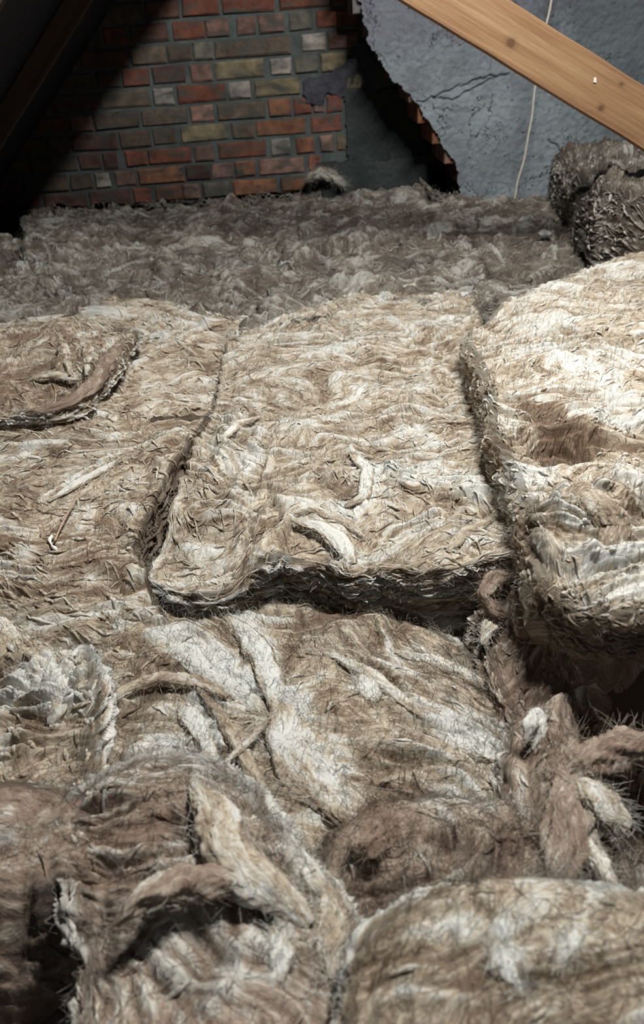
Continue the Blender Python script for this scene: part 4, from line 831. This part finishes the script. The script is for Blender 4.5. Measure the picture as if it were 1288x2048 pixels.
ed = tuft(pz([(36, 828, .055), (90, 822, .062), (140, 806, .068), (180, 775, .07), (210, 735, .07), (235, 700, .07), (268, 662, .06)]), .015, WOOL_BROWN, 'curled edge', 51, (-.1, .35, .05), flat=.8, fuzz=700, name='curled_edge')
for k_ in ('category', 'group'): del ed[k_]
ed['label'] = 'thicker brown curled edge'; ed.parent = flap
for i_, lst in enumerate(([(118, 665, .07), (128, 700, .085), (140, 750, .08)], [(170, 665, .07), (178, 705, .085), (172, 750, .08)], [(60, 760, .065), (110, 750, .075), (160, 760, .07)])):
    ed = tuft(pz(lst), .010, WOOL, '', 55 + i_, (.2, .2, 0), flat=.5, fuzz=200, name='upright_fold')
    for k_ in ('category', 'group'): del ed[k_]
    ed.parent = flap
# chip of pale paint on the brace
q_ = ony(1190, 160, by - .001); ch_ = BoxSet()
ch_.box(q_[0] - .003, q_[0] + .003, by - .004, by + .002, q_[2] - .006, q_[2] + .006, jit=.0012, bev=.0008)
o = ch_.build('paint_fleck', m2); o.parent = brace; o.matrix_parent_inverse = brace.matrix_world.inverted(); o['label'] = 'white paint fleck'

# ------------------------------------------------------------------ folds and ridges that belong to a batt, laid on its own surface
def fold_on(slab, parent, pts, rad, tone, label, name='fold', lift=.0, seed=0, flat=.4, fuzz=250, m=WOOL, lump=.3):
    if not hasattr(slab, 'smp'):
        a, b_ = np.meshgrid(np.linspace(-.01, slab.W + .01, 240), np.linspace(-.01, slab.H + .01, 240), indexing='ij'); slab.smp = slab.surf(a, b_).reshape(-1, 3)
    out = []
    for px, py in pts:
        d_ = ray(px, py); d_ = d_ / np.linalg.norm(d_); v_ = slab.smp - CAM; t_ = v_ @ d_; dist = np.linalg.norm(v_ - t_[:, None] * d_, axis=1)
        near = dist < dist.min() + .006; k = np.where(near, t_, 1e9).argmin(); out.append(CAM + d_ * t_[k] + np.array([0, 0, lift - .75 * rad * flat]))
    o = tuft(out, rad, m, label, seed, tone, flat=flat * .8, fuzz=fuzz, lump=lump * .5, name=name, blend=True)
    for k_ in ('category', 'group'): del o[k_]
    o.parent = parent
    return o
fold_on(crumpled_slab, crumpled, [(292, 1300), (350, 1296), (420, 1335), (480, 1378), (532, 1432)], .021, (1.0, -.3, 0), 'bright white streak running to the crease', 'white_streak', seed=61, flat=.3)
fold_on(crumpled_slab, crumpled, [(452, 1228), (490, 1262), (524, 1312), (548, 1370), (550, 1430)], .017, (.9, -.3, 0), 'white streak coming down from the back edge', 'white_streak', seed=62, flat=.3)
fold_on(crumpled_slab, crumpled, [(205, 1412), (255, 1378), (320, 1358), (400, 1366), (455, 1395)], .011, (.1, .05, 0), 'tan lip arching over a hollow', 'curved_lip', seed=63, flat=.7, lift=.006)
fold_on(crumpled_slab, crumpled, [(395, 1375), (440, 1430), (475, 1490), (515, 1560), (560, 1640)], .008, (.15, .1, 0), 'thin tan strand', 'strand', seed=64, flat=.7, lift=.004)
fold_on(crumpled_slab, crumpled, [(545, 1440), (500, 1490), (440, 1545)], .0045, (.2, .1, 0), 'thin crossing strand', 'strand', seed=65, flat=.8, lift=.010)
fold_on(crumpled_slab, crumpled, [(360, 1400), (395, 1450), (430, 1520)], .013, (.9, -.2, 0), 'white patch inside the hollow', 'white_streak', seed=66, flat=.35)
fold_on(crumpled_slab, crumpled, [(560, 1400), (580, 1470), (625, 1540), (690, 1610), (740, 1650)], .030, (.6, -.1, 0), 'broad pale streak right of the crease', 'white_streak', seed=67, flat=.22)
fold_on(crumpled_slab, crumpled, [(850, 1450), (930, 1482), (1000, 1512), (1060, 1532)], .016, (.8, -.2, 0), 'white streak towards the right edge', 'white_streak', seed=68, flat=.3)
fold_on(crumpled_slab, crumpled, [(612, 1300), (670, 1308), (740, 1345), (790, 1385), (850, 1432)], .009, (.45, .0, 0), 'pale narrow ridge', 'ridge', seed=69, flat=.5)
fold_on(crumpled_slab, crumpled, [(720, 1345), (735, 1375), (755, 1400)], .015, (1.0, -.3, 0), 'small bright white patch', 'white_streak', seed=70, flat=.3)
fold_on(crumpled_slab, crumpled, [(790, 1300), (860, 1318), (930, 1345), (985, 1380)], .009, (.4, .0, 0), 'pale ridge near the back right', 'ridge', seed=71, flat=.5)
fold_on(centre_slab, centre, [(585, 1040), (640, 1055), (682, 1085), (708, 1128)], .014, (1.1, -.4, 0), 'bright white folded flap at the front edge', 'white_flap', seed=72, flat=.35, lift=.004)
fold_on(centre_slab, centre, [(560, 1030), (620, 1012), (690, 1040), (740, 1075)], .010, (.3, .05, 0), 'tan ridge behind the white flap', 'ridge', seed=73, flat=.5)
fold_on(centre_slab, centre, [(548, 862), (540, 930), (520, 1000), (470, 1035)], .012, (.25, .05, 0), 'long pale twisted ridge', 'ridge', seed=74, flat=.5)
fold_on(centre_slab, centre, [(700, 900), (735, 935), (728, 990), (690, 1010)], .012, (.8, -.2, 0), 'white curved ridge', 'ridge', seed=75, flat=.4)
fold_on(centre_slab, centre, [(655, 960), (690, 985), (725, 975)], .015, (-.3, .6, 0), 'brown knot of wool', 'brown_patch', seed=76, flat=.4)
fold_on(centre_slab, centre, [(785, 940), (830, 962), (880, 935)], .018, (.6, .0, 0), 'soft white hump', 'ridge', seed=77, flat=.35)
fold_on(centre_slab, centre, [(895, 1100), (930, 1062), (985, 1035)], .009, (.1, .15, 0), 'tan ridge by the raised batt', 'ridge', seed=78, flat=.5)
fold_on(centre_slab, centre, [(440, 880), (475, 845), (520, 830)], .008, (.4, .0, 0), 'pale hooked strand', 'strand', seed=79, flat=.6)
fold_on(raised_slab, raised, [(1120, 985), (1165, 975), (1215, 1000), (1238, 1045), (1215, 1090)], .026, (-.05, .3, 0), 'rounded tan lump', 'lump', seed=80, flat=.45, lump=.2)
fold_on(leftb_slab, leftb, [(95, 1000), (160, 962), (245, 915)], .009, (.8, -.2, 0), 'white streak', 'white_streak', seed=82, flat=.3)
fold_on(leftb_slab, leftb, [(190, 1050), (215, 1045), (235, 1070)], .012, (-.2, .45, 0), 'small brown dimple of wool', 'brown_patch', seed=84, flat=.35)
fold_on(rounded_slab, rounded, [(992, 1875), (1010, 1925), (1045, 1975), (1060, 1985)], .011, (.8, -.2, 0), 'white streak', 'white_streak', seed=85, flat=.4)
fold_on(rounded_slab, rounded, [(1160, 1855), (1145, 1890), (1105, 1920)], .007, (.5, -.0, 0), 'pale strand', 'strand', seed=86, flat=.5)
fold_on(torn_slab, torn, [(302, 1795), (306, 1820), (302, 1838)], .007, (1.1, -.3, 0), 'little white fleck of wool', 'white_fleck', seed=87, flat=.5, fuzz=60)
fold_on(torn_slab, torn, [(545, 1850), (562, 1900), (558, 1960)], .010, (.7, -.1, 0), 'white streak', 'white_streak', seed=88, flat=.5)
